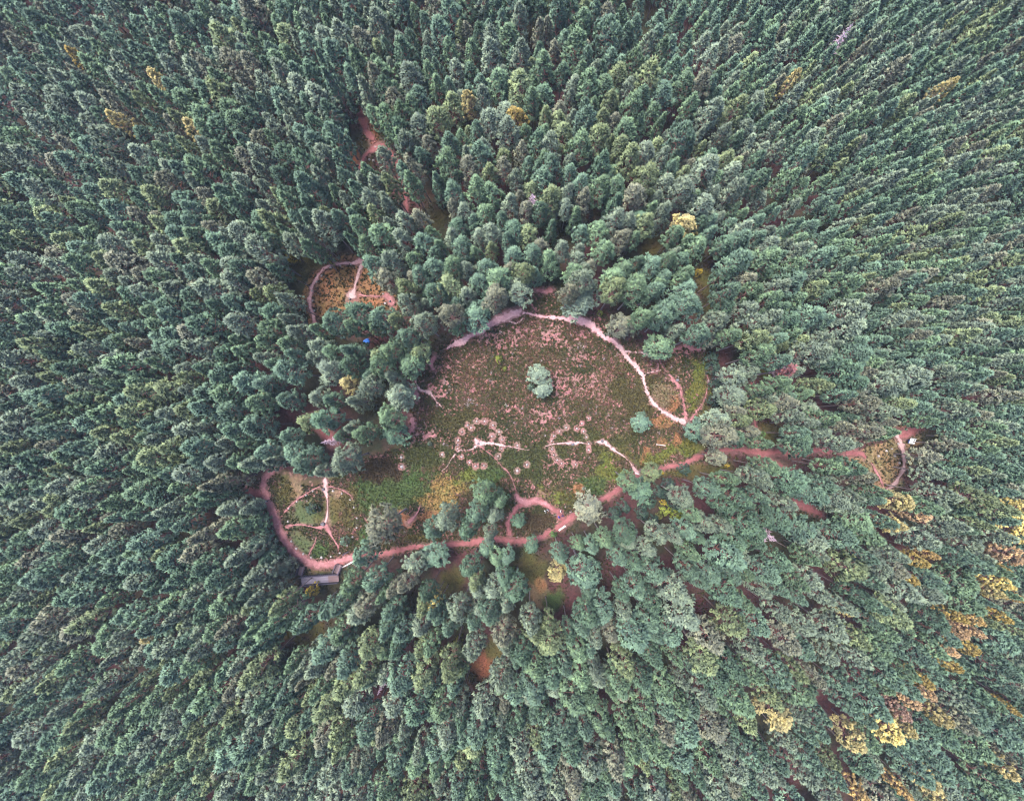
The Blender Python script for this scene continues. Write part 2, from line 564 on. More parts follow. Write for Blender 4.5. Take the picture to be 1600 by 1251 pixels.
# ------------------------------------------------------------------ paths
PATHS = [
    # pale trail along the north-east rim
    ('M', [(808, 490, 12), (822, 489, 5), (835, 492, 6), (855, 495, 7), (880, 498, 8), (897, 499, 15), (915, 503, 16), (930, 514, 13), (945, 526, 10), (960, 534, 11), (970, 545, 9)]),
    ('L', [(964, 538, 8), (970, 545, 9), (978, 556, 8), (990, 568, 9), (1000, 580, 10), (1006, 590, 6), (1009, 606, 6), (1018, 625, 7), (1030, 638, 7), (1045, 648, 8), (1058, 655, 9), (1072, 660, 14)]),
    ('L', [(1006, 587, 4), (1015, 581, 2.2), (1025, 580, 2), (1035, 577, 1.6)]),
    ('L', [(976, 549, 6), (988, 550, 3.5), (1004, 551, 4), (1016, 557, 5), (1024, 561, 8)]),
    ('P', [(1029, 556, 5), (1030, 564, 4), (1036, 573, 3), (1046, 586, 4), (1052, 594, 8), (1058, 598, 8), (1062, 608, 6), (1067, 625, 4), (1070, 640, 5), (1072, 655, 9)]),
    ('P', [(1030, 558, 5), (1042, 551, 7), (1058, 545, 6), (1070, 540, 6), (1082, 545, 9), (1098, 546, 6)]),
    ('P', [(1104, 580, 2), (1106, 600, 2), (1100, 625, 3), (1085, 648, 5), (1078, 656, 8)]),
    ('L', [(822, 488, 3), (815, 499, 2.2), (807, 505, 2.5), (796, 502, 6)]),
    ('P', [(828, 470, 4), (833, 479, 4), (838, 488, 4)]),
    ('P', [(838, 454, 10), (850, 455, 13), (864, 453, 10)]),
    ('M', [(815, 482, 10), (808, 488, 14), (796, 493, 20), (780, 499, 16), (765, 508, 11), (752, 516, 13), (735, 525, 11), (722, 534, 14), (706, 540, 8), (698, 545, 6)]),
    ('P', [(680, 556, 12), (674, 568, 8), (678, 578, 9)]),
    ('L', [(646, 583, 2.5), (650, 598, 3), (657, 609, 4), (668, 612, 6), (676, 618, 4.5), (684, 629, 3), (692, 638, 1.5)]),
    ('P', [(644, 606, 8), (650, 614, 12), (653, 626, 8)]),
    ('P', [(643, 652, 10), (646, 664, 8), (640, 676, 6)]),
    # trails through the two middle circles
    ('L', [(742, 684, 4), (745, 690, 12), (750, 693, 13), (757, 692, 8), (768, 692, 6), (780, 694, 4.5), (792, 697, 3), (806, 699, 2), (818, 702, 1.3), (828, 703, 1)]),
    ('L', [(848, 699, 1), (862, 694, 2), (880, 692, 3.5), (890, 692, 7), (897, 693, 6), (906, 691, 2.6), (914, 693, 2.4)]),
    ('L', [(745, 696, 5), (738, 701, 2.2), (728, 703, 1.8), (718, 704, 2.4), (711, 710, 2), (704, 719, 1.5), (700, 727, 1), (690, 736, 0.8)]),
    ('P', [(750, 697, 6), (756, 702, 2), (765, 708, 1.8), (775, 717, 1.3), (785, 729, 1.5), (795, 738, 1.8), (800, 748, 1.4), (804, 760, 1.4), (808, 772, 4)]),
    ('L', [(930, 691, 4), (938, 690, 8), (944, 690, 8), (951, 696, 5), (957, 701, 7), (964, 706, 2.8), (975, 713, 2), (984, 722, 2), (989, 729, 4), (993, 736, 9), (997, 744, 12)]),
    ('P', [(668, 681, 1.5), (675, 680, 5), (683, 678, 2)]),
    # red path south of the clearing
    ('R', [(1300, 703, 10), (1280, 704, 9), (1250, 706, 9), (1215, 706, 9), (1185, 708, 9), (1160, 704, 9), (1135, 703, 9), (1112, 706, 9), (1098, 710, 9), (1080, 719, 8), (1062, 726, 8), (1040, 730, 8), (1020, 736, 9), (997, 745, 10), (975, 758, 9), (955, 772, 9), (935, 783, 10), (915, 795, 11), (898, 803, 12), (884, 815, 14), (866, 828, 11), (845, 838, 10), (820, 844, 11), (795, 844, 12), (770, 842, 11), (740, 846, 12), (705, 850, 11), (670, 851, 9), (640, 855, 9), (615, 861, 9), (585, 866, 10), (562, 868, 11), (545, 871, 14), (520, 880, 14), (500, 884, 12)]),
    ('R', [(1185, 708, 8), (1210, 722, 7), (1240, 745, 7), (1258, 785, 8), (1285, 805, 7)]),
    ('R', [(1182, 560, 5), (1178, 590, 6), (1174, 606, 6), (1172, 630, 4), (1178, 655, 4), (1182, 680, 5), (1184, 706, 6)]),
    ('P', [(562, 867, 10), (545, 871, 12), (528, 876, 13), (508, 882, 14), (490, 880, 15), (470, 871, 15), (452, 853, 14), (438, 828, 16), (428, 803, 16), (416, 775, 13), (413, 752, 12), (424, 738, 11), (438, 729, 8)]),
    ('R', [(410, 772, 12), (398, 770, 16), (386, 766, 12)]),
    ('R', [(880, 812, 16), (872, 800, 12), (860, 793, 9), (848, 786, 9), (835, 783, 13), (820, 784, 12), (806, 795, 9), (797, 808, 8), (794, 822, 8), (797, 836, 9)]),
    ('P', [(806, 770, 5), (809, 778, 12), (820, 785, 14), (836, 782, 9), (850, 786, 8), (864, 796, 7)]),
    # left circle
    ('P', [(444, 800, 4), (450, 794, 2.5), (462, 782, 2.6), (474, 774, 2.6), (487, 766, 2.6), (500, 760, 4)]),
    ('L', [(509, 746, 5), (508, 756, 9), (508, 765, 10), (511, 774, 4), (512, 783, 1.5), (512, 795, 1.6), (511, 806, 4), (508, 817, 9)]),
    ('P', [(512, 760, 3), (522, 761, 1.6), (533, 764, 1.6), (545, 771, 1.4), (552, 778, 1)]),
    ('P', [(448, 824, 6), (456, 820, 3), (470, 819, 2.2), (482, 821, 2.2), (495, 824, 3), (506, 822, 9)]),
    ('P', [(508, 818, 9), (514, 828, 6), (522, 842, 3), (528, 852, 2), (530, 862, 2)]),
    ('P', [(482, 868, 3), (486, 860, 2), (492, 848, 1.2), (495, 836, 0.8)]),
    ('P', [(657, 790, 1), (652, 800, 3), (646, 808, 4), (638, 817, 9)]),
    # north-west circle
    ('M', [(493, 506, 8), (489, 492, 6), (485, 475, 7), (485, 462, 7), (489, 447, 6), (497, 431, 6), (506, 421, 6), (517, 414, 5.5), (534, 412, 5), (550, 411, 5), (562, 409, 9), (570, 408, 10)]),
    ('L', [(565, 412, 8), (563, 418, 6), (560, 430, 5), (556, 444, 5), (554, 454, 9), (551, 462, 20), (550, 467, 22)]),
    ('P', [(561, 460, 6), (570, 462, 2), (585, 463, 2), (598, 463, 2.4), (604, 462, 9), (610, 470, 14), (614, 478, 10)]),
    # north opening
    ('R', [(563, 174, 12), (568, 190, 13), (574, 207, 10), (584, 220, 8)]),
    ('R', [(600, 226, 8), (594, 230, 14), (606, 238, 13), (616, 248, 11), (622, 256, 8)]),
    ('R', [(598, 230, 12), (584, 233, 12), (574, 241, 7), (566, 252, 6), (561, 266, 5)]),
    ('R', [(634, 300, 6), (636, 318, 7), (635, 336, 6)]),
    ('R', [(520, 690, 20), (490, 655, 14), (478, 652, 14)]),
    # east opening
    ('R', [(1436, 668, 10), (1424, 674, 14), (1410, 679, 18), (1398, 674, 12)]),
    ('L', [(1394, 674, 8), (1401, 681, 11), (1406, 690, 9), (1409, 700, 7), (1412, 712, 7), (1412, 724, 7), (1409, 737, 7), (1403, 748, 7), (1393, 759, 6), (1382, 768, 5)]),
    ('R', [(1320, 707, 10), (1332, 707, 12), (1344, 708, 8), (1352, 716, 5)]),
    ('P', [(1360, 722, 2), (1368, 736, 3), (1376, 752, 3), (1381, 766, 4)]),
    ('R', [(1238, 778, 12), (1254, 788, 14), (1272, 800, 10)]),
]


def smooth_path(pts, step):
    out = []
    P = [np.array((*at(p[0], p[1])[:2], p[2] / PXM)) for p in pts]
    n = len(P)
    for i in range(n - 1):
        p0, p1, p2, p3 = P[max(i - 1, 0)], P[i], P[i + 1], P[min(i + 2, n - 1)]
        L = np.hypot(*(p2 - p1)[:2]); k = max(2, int(L / step))
        for j in range(k):
            t = j / k
            out.append(0.5 * ((2 * p1) + (-p0 + p2) * t + (2 * p0 - 5 * p1 + 4 * p2 - p3) * t * t + (-p0 + 3 * p1 - 3 * p2 + p3) * t ** 3))
    out.append(P[-1])
    return np.array(out)


TRACK = []      # samples of all paths, for keeping plants off them
for i, (cls, pts) in enumerate(PATHS):
    if len(pts) < 2:
        continue
    S = smooth_path(pts, 0.22)
    S[:, 2] = np.maximum(S[:, 2], 0.15)
    TRACK.append(S)
    d = np.gradient(S[:, :2], axis=0)
    d /= np.maximum(np.hypot(d[:, 0], d[:, 1]), 1e-6)[:, None]
    nrm = np.stack([-d[:, 1], d[:, 0]], -1)
    s = np.arange(len(S)) * 0.22
    amp = np.clip(S[:, 2] * 0.75, 0.14, 0.9)
    e1 = S[:, 2] / 2 + amp * (fbm(s / 0.9 + 13 * i, s * 0 + 3.7, 3) - 0.5) * 1.7
    e2 = S[:, 2] / 2 + amp * (fbm(s / 0.9 + 29 * i, s * 0 + 91.7, 3) - 0.5) * 1.7
    endk = np.clip(np.minimum(np.arange(len(S)), np.arange(len(S))[::-1]) / 3.0 + 0.25, 0, 1)
    e1 = np.maximum(e1, 0.06) * endk; e2 = np.maximum(e2, 0.06) * endk
    V = []
    for f in (-1.0, -0.55, 0.0, 0.55, 1.0):
        e = np.where(f < 0, e1, e2)
        xy = S[:, :2] + nrm * (f * e)[:, None]
        z = gz(xy[:, 0], xy[:, 1]) + 0.03 + 0.004 * i - (0.03 if abs(f) == 1 else 0.0)
        V.append(np.concatenate([xy, z[:, None]], 1))
    n = len(S)
    V = np.concatenate(V)
    k = np.arange(n - 1)
    Q = np.concatenate([np.stack([k + a * n, k + 1 + a * n, k + 1 + (a + 1) * n, k + (a + 1) * n], -1)[:, ::-1] for a in range(4)])
    me = quads_mesh('path', V, Q)
    va_ = me.attributes.new('verge', 'FLOAT', 'POINT')
    va_.data.foreach_set('value', np.repeat(np.array((0.62, 0.42, 0.12, 0.42, 0.62), np.float32), n))
    tag(link('path', me, {'L': M_PALE, 'M': M_ROSE, 'P': M_PINK, 'R': M_RED}[cls]), kind='structure')
TRACK = np.concatenate(TRACK)

# raster of path cover in world space
GX0, GY0, GS = -75.0, -75.0, 0.2
GN = int(180 / GS)
PATHR = np.zeros((GN, GN), np.float32) - 9.0      # signed: half width minus distance
for x, y, w in TRACK:
    r = w / 2 + 0.6
    a0 = int((x - r - GX0) / GS); a1 = int((x + r - GX0) / GS) + 2
    b0 = int((y - r - GY0) / GS); b1 = int((y + r - GY0) / GS) + 2
    if a0 < 0 or b0 < 0 or a1 >= GN or b1 >= GN:
        continue
    X = GX0 + (np.arange(a0, a1) + 0.5) * GS; Y = GY0 + (np.arange(b0, b1) + 0.5) * GS
    dd = w / 2 - np.hypot(X[:, None] - x, Y[None, :] - y)
    PATHR[a0:a1, b0:b1] = np.maximum(PATHR[a0:a1, b0:b1], dd)


def on_path(x, y):
    i = ((np.asarray(x) - GX0) / GS).astype(int); j = ((np.asarray(y) - GY0) / GS).astype(int)
    ok = (i >= 0) & (j >= 0) & (i < GN) & (j < GN)
    return np.where(ok, PATHR[np.clip(i, 0, GN - 1), np.clip(j, 0, GN - 1)], -9.0)


# ------------------------------------------------------------------ stone circles (pixel positions of each stone)
def zc(l, ox, oy, s):
    return [(ox + x / s, oy + y / s) for x, y in l]


RING_A = zc([(710, 215), (780, 215), (855, 250), (910, 310), (935, 378), (1070, 430), (930, 458), (900, 525), (775, 610), (700, 615),
             (645, 580), (575, 530), (540, 460), (545, 385), (580, 310), (630, 250), (660, 272), (845, 350)], 620, 620, 5.686)
RING_B = zc([(140, 270), (235, 280), (280, 235), (340, 190), (80, 305), (30, 345), (10, 390), (295, 305), (320, 355), (340, 415),
             (340, 470), (15, 465), (30, 515), (60, 560), (100, 590), (225, 600)], 860, 620, 5.686)
PADS_X = zc([(405, 510), (40, 535), (45, 620), (1155, 600), (1070, 655)], 620, 620, 5.686)
RING_C = zc([(620, 380), (560, 418), (478, 475), (410, 535), (398, 650), (428, 825), (475, 890), (535, 938), (605, 968), (695, 970),
             (780, 960), (860, 930), (925, 860), (975, 787), (1010, 705), (1010, 620), (985, 525), (952, 457), (878, 402), (800, 378)], 380, 700, 5.686)
RING_D = zc([(380, 215), (465, 200), (560, 190), (255, 345), (215, 425), (218, 512), (235, 600), (300, 290), (845, 450), (865, 535), (810, 365)], 450, 380, 5.686)
RING_E = zc([(400, 715), (370, 760), (440, 680), (475, 690), (565, 572), (495, 570)], 500, 130, 5.686)
RING_F = [(1403, 693), (1393, 701), (1398, 712), (1405, 723), (1372, 712), (1385, 704)]

PADS = []     # bare trampled rings
for ring, rr in ((RING_A, 5.9), (RING_B, 5.5), (PADS_X, 5.6)):
    for p in ring:
        w = at(*p)
        PADS.append((w.x, w.y, rr / PXM * random.uniform(0.88, 1.15)))
PADS = np.array(PADS)


# ------------------------------------------------------------------ the ground, one sheet
def axis(lo, hi, step, far):
    a = list(np.arange(lo, hi + step * 0.5, step))
    s = step; p = hi
    while p < far:
        s = min(s * 1.12, 1.0 if p < 160 else 60.0); p += s; a.append(p)
    s = step; p = lo; b = []
    while p > -far:
        s = min(s * 1.12, 1.0 if p > -160 else 60.0); p -= s; b.append(p)
    return np.array(b[::-1] + a)


AX = axis(-66, 46, 0.28, 1500.0); AY = axis(-38, 34, 0.28, 1500.0)
gx, gy = np.meshgrid(AX, AY, indexing='ij')
gV = np.stack([gx.ravel(), gy.ravel(), gz(gx.ravel(), gy.ravel())], -1)
nx, ny = len(AX), len(AY)
ii = (np.arange(nx - 1)[:, None] * ny + np.arange(ny - 1)[None, :]).ravel()
gQ = np.stack([ii, ii + ny, ii + ny + 1, ii + 1], -1)
gme = quads_mesh('ground', gV, gQ)
ca = gme.color_attributes.new('tint', 'FLOAT_COLOR', 'POINT')
tint = ground_tint(gV[:, 0], gV[:, 1])
ca.data.foreach_set('color', np.concatenate([tint, np.ones((len(tint), 1))], 1).astype(np.float32).ravel())
gme.polygons.foreach_set('use_smooth', np.ones(len(gQ), bool))
tag(link('ground', gme, M_GROUND), kind='structure')


def stone_mesh(seed, sx=1.0, sy=1.0, sz=1.0):
    bm = bmesh.new()
    bmesh.ops.create_icosphere(bm, subdivisions=2, radius=1.0)
    rg = random.Random(seed)
    ph = [rg.uniform(0, 6) for _ in range(6)]
    for v in bm.verts:
        c = v.co
        k = 1 + 0.16 * math.sin(3 * c.x + ph[0]) * math.sin(2.4 * c.y + ph[1]) + 0.12 * math.sin(5 * c.z + ph[2] + 2 * c.x) + rg.uniform(-0.05, 0.05)
        v.co = Vector((c.x * k * sx, c.y * k * sy, max(c.z, -0.45) * k * sz))
    me = bpy.data.meshes.new('boulder')
    bm.to_mesh(me); bm.free()
    return me


STONES = [stone_mesh(k, random.uniform(0.85, 1.15), random.uniform(0.8, 1.1), random.uniform(0.75, 1.2)) for k in range(6)]
for me in STONES:
    me.materials.append(M_STONE)
DSTONES = []
for me in STONES[:3]:
    m2 = me.copy(); m2.materials.clear(); m2.materials.append(M_DARKSTONE); DSTONES.append(m2)
HOURS = ['twelve', 'one', 'two', 'three', 'four', 'five', 'six', 'seven', 'eight', 'nine', 'ten', 'eleven']


def clock(dx, dy):
    a = (math.degrees(math.atan2(dx, -dy)) % 360) / 30.0
    h = int(round(a * 2)) % 24
    return f"{HOURS[h // 2]} o'clock" if h % 2 == 0 else f"half past {HOURS[h // 2]}"


def put_stone(px, py, r, label, group, dark=False):
    p = at(px, py)
    o = link('boulder', random.choice(DSTONES if dark else STONES))
    o.location = (p.x, p.y, p.z + r * 0.25)
    o.rotation_euler = (random.uniform(-.2, .2), random.uniform(-.2, .2), random.uniform(0, 6.28))
    s = r * random.uniform(0.85, 1.2)
    o.scale = (s, s, s * random.uniform(0.9, 1.3))
    tag(o, label, 'boulder', group)


def stone_ring(ring, name, r, group, words):
    cx = np.mean([p[0] for p in ring]); cy = np.mean([p[1] for p in ring])
    used = {}
    items = []
    for p in ring:
        items.append((clock(p[0] - cx, p[1] - cy), math.hypot(p[0] - cx, p[1] - cy), p))
    for c, d, p in items:
        same = sorted(q_[1] for q_ in items if q_[0] == c)
        extra = ''
        if len(same) > 1:
            k = same.index(d)
            extra = ', inner one' if k == 0 else (', outermost' if k == len(same) - 1 else ', middle one')
        put_stone(p[0], p[1], r, f"{words} at {c} on the {name}{extra}", group)


stone_ring(RING_A, 'ring round the white patch', 0.2, 'boulders of the middle left stone circle', 'white boulder')
stone_ring(RING_B, 'ring right of the white patch', 0.19, 'boulders of the middle right stone circle', 'pale boulder')
stone_ring(RING_C, 'circle inside the red path bend', 0.24, 'boulders of the left stone circle', 'pale grey boulder')
stone_ring(RING_D, 'orange-floored stone circle', 0.25, 'boulders of the upper left stone circle', 'small pale boulder')
stone_ring(RING_E, 'opening among the upper pines', 0.3, 'boulders of the small upper circle', 'small pale boulder')
stone_ring(RING_F, 'ochre opening by the board', 0.26, 'boulders of the right hand circle', 'small white boulder')
for (px, py), lab in zip(PADS_X, ['white boulder on a bare pad left of the lower left trail', 'boulder on a lilac bare pad near the left rim',
                                  'boulder on a pink bare pad beside the dark green grass', 'boulder on a bare pad between the two middle rings, upper',
                                  'boulder on a bare pad between the two middle rings, lower']):
    put_stone(px, py, 0.28, lab, 'boulders on lone bare pads')
for px, py, r, lab in [(747.5, 693, 0.45, 'grey centre boulder on the white star-shaped patch'), (895, 694, 0.6, 'dark boulder at the end of the pale trail, right ring'),
                       (941, 689, 0.5, 'grey boulder at the upper end of the trail to the junction'), (1058, 594, 0.55, 'dark boulder in the small sandy triangle by the right trail'),
                       (505.5, 818, 0.7, 'dark centre boulder of the circle inside the red path bend'), (506, 764, 0.7, 'dark boulder on the pale wedge above the left circle'),
                       (547, 467, 0.45, 'dark boulder on the pale blob of the orange-floored circle'), (610, 471, 0.45, 'dark boulder on the right hand blob of the orange-floored circle'),
                       (934, 497, 0.01, '')]:
    if r > 0.1:
        put_stone(px, py, r * 0.7, lab, 'centre boulders', dark=True)

# ------------------------------------------------------------------ instancing of uncountable plants and the far forest
LIB = bpy.data.collections.new('plant_library')


def scatter(name, pts, rot, scale, idx, tints, protos, lib):
    me = bpy.data.meshes.new(name)
    n = len(pts)
    me.vertices.add(n)
    me.vertices.foreach_set('co', np.asarray(pts, np.float32).ravel())
    a = me.attributes.new('rot', 'FLOAT_VECTOR', 'POINT'); a.data.foreach_set('vector', np.asarray(rot, np.float32).ravel())
    a = me.attributes.new('size', 'FLOAT_VECTOR', 'POINT'); a.data.foreach_set('vector', np.asarray(scale, np.float32).ravel())
    a = me.attributes.new('pick', 'INT', 'POINT'); a.data.foreach_set('value', np.asarray(idx, np.int32))
    a = me.attributes.new('tint', 'FLOAT_COLOR', 'POINT')
    a.data.foreach_set('color', np.concatenate([np.asarray(tints), np.ones((n, 1))], 1).astype(np.float32).ravel())
    o = link(name, me)
    ng = bpy.data.node_groups.new(name + '_spread', 'GeometryNodeTree')
    ng.interface.new_socket('Geometry', in_out='INPUT', socket_type='NodeSocketGeometry')
    ng.interface.new_socket('Geometry', in_out='OUTPUT', socket_type='NodeSocketGeometry')
    gi = ng.nodes.new('NodeGroupInput'); go = ng.nodes.new('NodeGroupOutput')
    mp = ng.nodes.new('GeometryNodeMeshToPoints')
    jn = ng.nodes.new('GeometryNodeJoinGeometry')
    L = ng.links.new

    def attr(nm, t):
        k = ng.nodes.new('GeometryNodeInputNamedAttribute'); k.data_type = t; k.inputs['Name'].default_value = nm
        return next(s for s in k.outputs if s.enabled and s.name == 'Attribute')
    L(gi.outputs[0], mp.inputs['Mesh'])
    e2r = ng.nodes.new('FunctionNodeEulerToRotation')
    L(attr('rot', 'FLOAT_VECTOR'), e2r.inputs[0])
    pk = attr('pick', 'INT'); sz_ = attr('size', 'FLOAT_VECTOR')
    for one in (lib if isinstance(lib, list) else [lib]):
        ip = ng.nodes.new('GeometryNodeInstanceOnPoints')
        ci = ng.nodes.new('GeometryNodeCollectionInfo')
        ci.inputs['Collection'].default_value = one
        ci.inputs['Separate Children'].default_value = True
        ci.inputs['Reset Children'].default_value = True
        ip.inputs['Pick Instance'].default_value = True
        L(mp.outputs[0], ip.inputs['Points']); L(ci.outputs[0], ip.inputs['Instance'])
        L(pk, ip.inputs['Instance Index']); L(sz_, ip.inputs['Scale']); L(e2r.outputs[0], ip.inputs['Rotation'])
        L(ip.outputs[0], jn.inputs[0])
    L(jn.outputs[0], go.inputs[0])
    md = o.modifiers.new('spread', 'NODES'); md.node_group = ng
    return o


def lib_collection(name, meshes, mats):
    c = bpy.data.collections.new(name)
    for k, me in enumerate(meshes):
        if len(me.materials) == 0:
            for m in mats:
                me.materials.append(m)
        o = bpy.data.objects.new(f'{name}_{k:02d}', me)
        c.objects.link(o)
    return c


def tuft_mesh(seed, nb=16, spread=1.0, tall=0.8, wide=0.35):
    rg = np.random.default_rng(seed)
    V = []; Q = []; va = []
    for k in range(nb):
        az = rg.uniform(0, 6.283); el = rg.uniform(0.2, 1.4)
        d = np.array((math.cos(az) * math.cos(el), math.sin(az) * math.cos(el), math.sin(el)))
        s = np.cross(d, rg.normal(size=3)); s /= np.linalg.norm(s) + 1e-9
        L = rg.uniform(0.6, 1.0)
        base = np.array((rg.uniform(-.25, .25), rg.uniform(-.25, .25), 0)) * spread
        t = d * np.array((spread, spread, tall)) * L
        o = len(V)
        V += [base, base + t * 0.55 + s * wide, base + t, base + t * 0.55 - s * wide]
        Q.append((o, o + 1, o + 2, o + 3)); va.append(rg.random())
    return quads_mesh('tuft', V, Q, va)


TUFTS = lib_collection('tuft_library', [tuft_mesh(k, 16, 1.0, 0.8, 0.3) for k in range(5)] + [tuft_mesh(20 + k, 12, 0.8, 0.9, 0.12) for k in range(3)], [M_HEATH])

# heather, grass and small tufts on the open ground
st = 0.3
X, Y = np.meshgrid(np.arange(-68, 96, st), np.arange(-62, 76, st), indexing='ij')
X = (X + RNG.uniform(-.5, .5, X.shape) * st).ravel(); Y = (Y + RNG.uniform(-.5, .5, Y.shape) * st).ravel()
Z = gz(X, Y)
px, py = project(X, Y, Z)
near = np.zeros(len(X), bool)
for pl in [MAIN, RING_NW, OPEN_N, OPEN_E, OPEN_S] + GAPS:
    cx = np.mean([p[0] for p in pl]); cy = np.mean([p[1] for p in pl])
    near |= inpoly(px, py, [(p[0] + 10 * np.sign(p[0] - cx), p[1] + 10 * np.sign(p[1] - cy)) for p in pl])
X, Y, Z, px, py = (a[near] for a in (X, Y, Z, px, py))
wob = fbm(X / 2.6 + 40, Y / 2.6 + 7, 3)
n_fine = fbm(X / 0.55 + 4, Y / 0.55, 3)
n_mid = fbm(X / 3.0 + 60, Y / 3.0 + 22, 3)
in_main = inpoly(px, py, MAIN)
plant = np.where(in_main, 0, 5)
base = np.zeros((len(X), 3))
pal = np.array([(0.036, 0.034, 0.012), (0.048, 0.032, 0.02), (0.03, 0.036, 0.012), (0.08, 0.05, 0.038), (0.05, 0.046, 0.02)])
base[:] = pal[RNG.choice(5, len(X), p=[.32, .24, .2, .1, .14])]
dens = np.where(in_main, 0.97, 0.3)
big = np.clip((fbm(X / 6.0 + 12, Y / 6.0 + 77, 4) - 0.5) * 5, -1, 1)[:, None]
base *= 1 - 0.25 * big + 0.35 * big * np.array((-0.35, 0.2, -0.4)) + 0.12 * np.clip(-big, 0, 1) * np.array((1.0, 0.2, 0.5))
pink = np.zeros(len(X))
for z in PINKY:
    pink = np.maximum(pink, ell(px, py, z, wob))
lich = np.zeros(len(X))
for z in LICHEN:
    lich = np.maximum(lich, ell(px, py, z, wob))
bare = n_fine < bare_level(pink, X, Y)
dens = np.where(bare & in_main, 0.16, dens)
base[:] = np.where((RNG.random(len(X)) < 0.09 + 0.14 * pink)[:, None], np.array((0.2, 0.1, 0.095)), base)
base[:] = np.where(((RNG.random(len(X)) < 0.006 + 0.25 * lich) & in_main)[:, None], np.array((0.2, 0.17, 0.18)), base)
olv = ~in_main
base[:] = np.where((olv & (plant == 5))[:, None], np.array((0.035, 0.032, 0.013)), base)
for z in ZONES:
    m = ell(px, py, z, wob) * (0.88 if z[5] in (1, 2) else 1.0) > RNG.random(len(X)) * 0.8 + 0.1 + 0.5 * np.clip(n_mid - 0.55, 0, 1)
    plant[m] = z[5]
    base[m] = np.array(z[4]) * RNG.uniform(0.6, 1.3, (m.sum(), 1))
    dens = np.where(m, {0: 0.9, 1: 0.85, 2: 0.7, 3: 0.35, 4: 0.15}[z[5]], dens)
dark_specks = (plant == 2) & (RNG.random(len(X)) < 0.18)
base[dark_specks] = (0.055, 0.06, 0.018)
for pl in (RING_NW, OPEN_E):
    m = inpoly(px, py, pl)
    k = m & (n_fine > 0.6)
    dens = np.where(m, 0.22, dens); dens = np.where(k, 0.75, dens)
    base[m] = np.array((0.095, 0.056, 0.026)) if pl is RING_NW else np.array((0.09, 0.066, 0.032)); base[k] = (0.034, 0.03, 0.012)
    plant[m] = 0
pd = np.full(len(X), 9.0); prr = np.ones(len(X))
for x, y, r in PADS:
    d = np.hypot(X - x, Y - y) / r
    pd = np.minimum(pd, d)
dens = np.where(pd < 1.0, 0.22, dens)
dens = np.where((pd > 0.28) & (pd < 0.6), 0.7, dens)
pth = on_path(X, Y)
keep = (RNG.random(len(X)) < dens) & (pth < RNG.uniform(-0.1, 0.28, len(X)))
X, Y, Z, base, plant, pd = (a[keep] for a in (X, Y, Z, base, plant, pd))
n = len(X)
base = base * RNG.uniform(0.75, 1.3, (n, 1)) * RNG.uniform(0.92, 1.08, (n, 3))
sz = RNG.uniform(0.24, 0.46, n) * np.where(plant == 3, 0.6, 1.0) * np.where(pd < 1, 0.55, 1.0)
sz3 = np.stack([sz, sz, sz * RNG.uniform(0.7, 1.1, n)], -1)
rot = np.stack([RNG.uniform(-.2, .2, n), RNG.uniform(-.2, .2, n), RNG.uniform(0, 6.28, n)], -1)
pick = np.where(plant == 0, RNG.integers(0, 5, n), RNG.integers(3, 8, n))
hea = (plant == 0)
tag(scatter('heather', np.stack([X, Y, Z], -1)[hea], rot[hea], sz3[hea], pick[hea], base[hea], None, TUFTS), kind='stuff',
    label='brown and olive heather covering the clearing in clumps', cat='heather')
tag(scatter('grass', np.stack([X, Y, Z], -1)[~hea], rot[~hea], sz3[~hea], pick[~hea], base[~hea], None, TUFTS), kind='stuff',
    label='green and ochre grass tufts on the open ground', cat='grass')
N_TUFT = n

# ------------------------------------------------------------------ trees


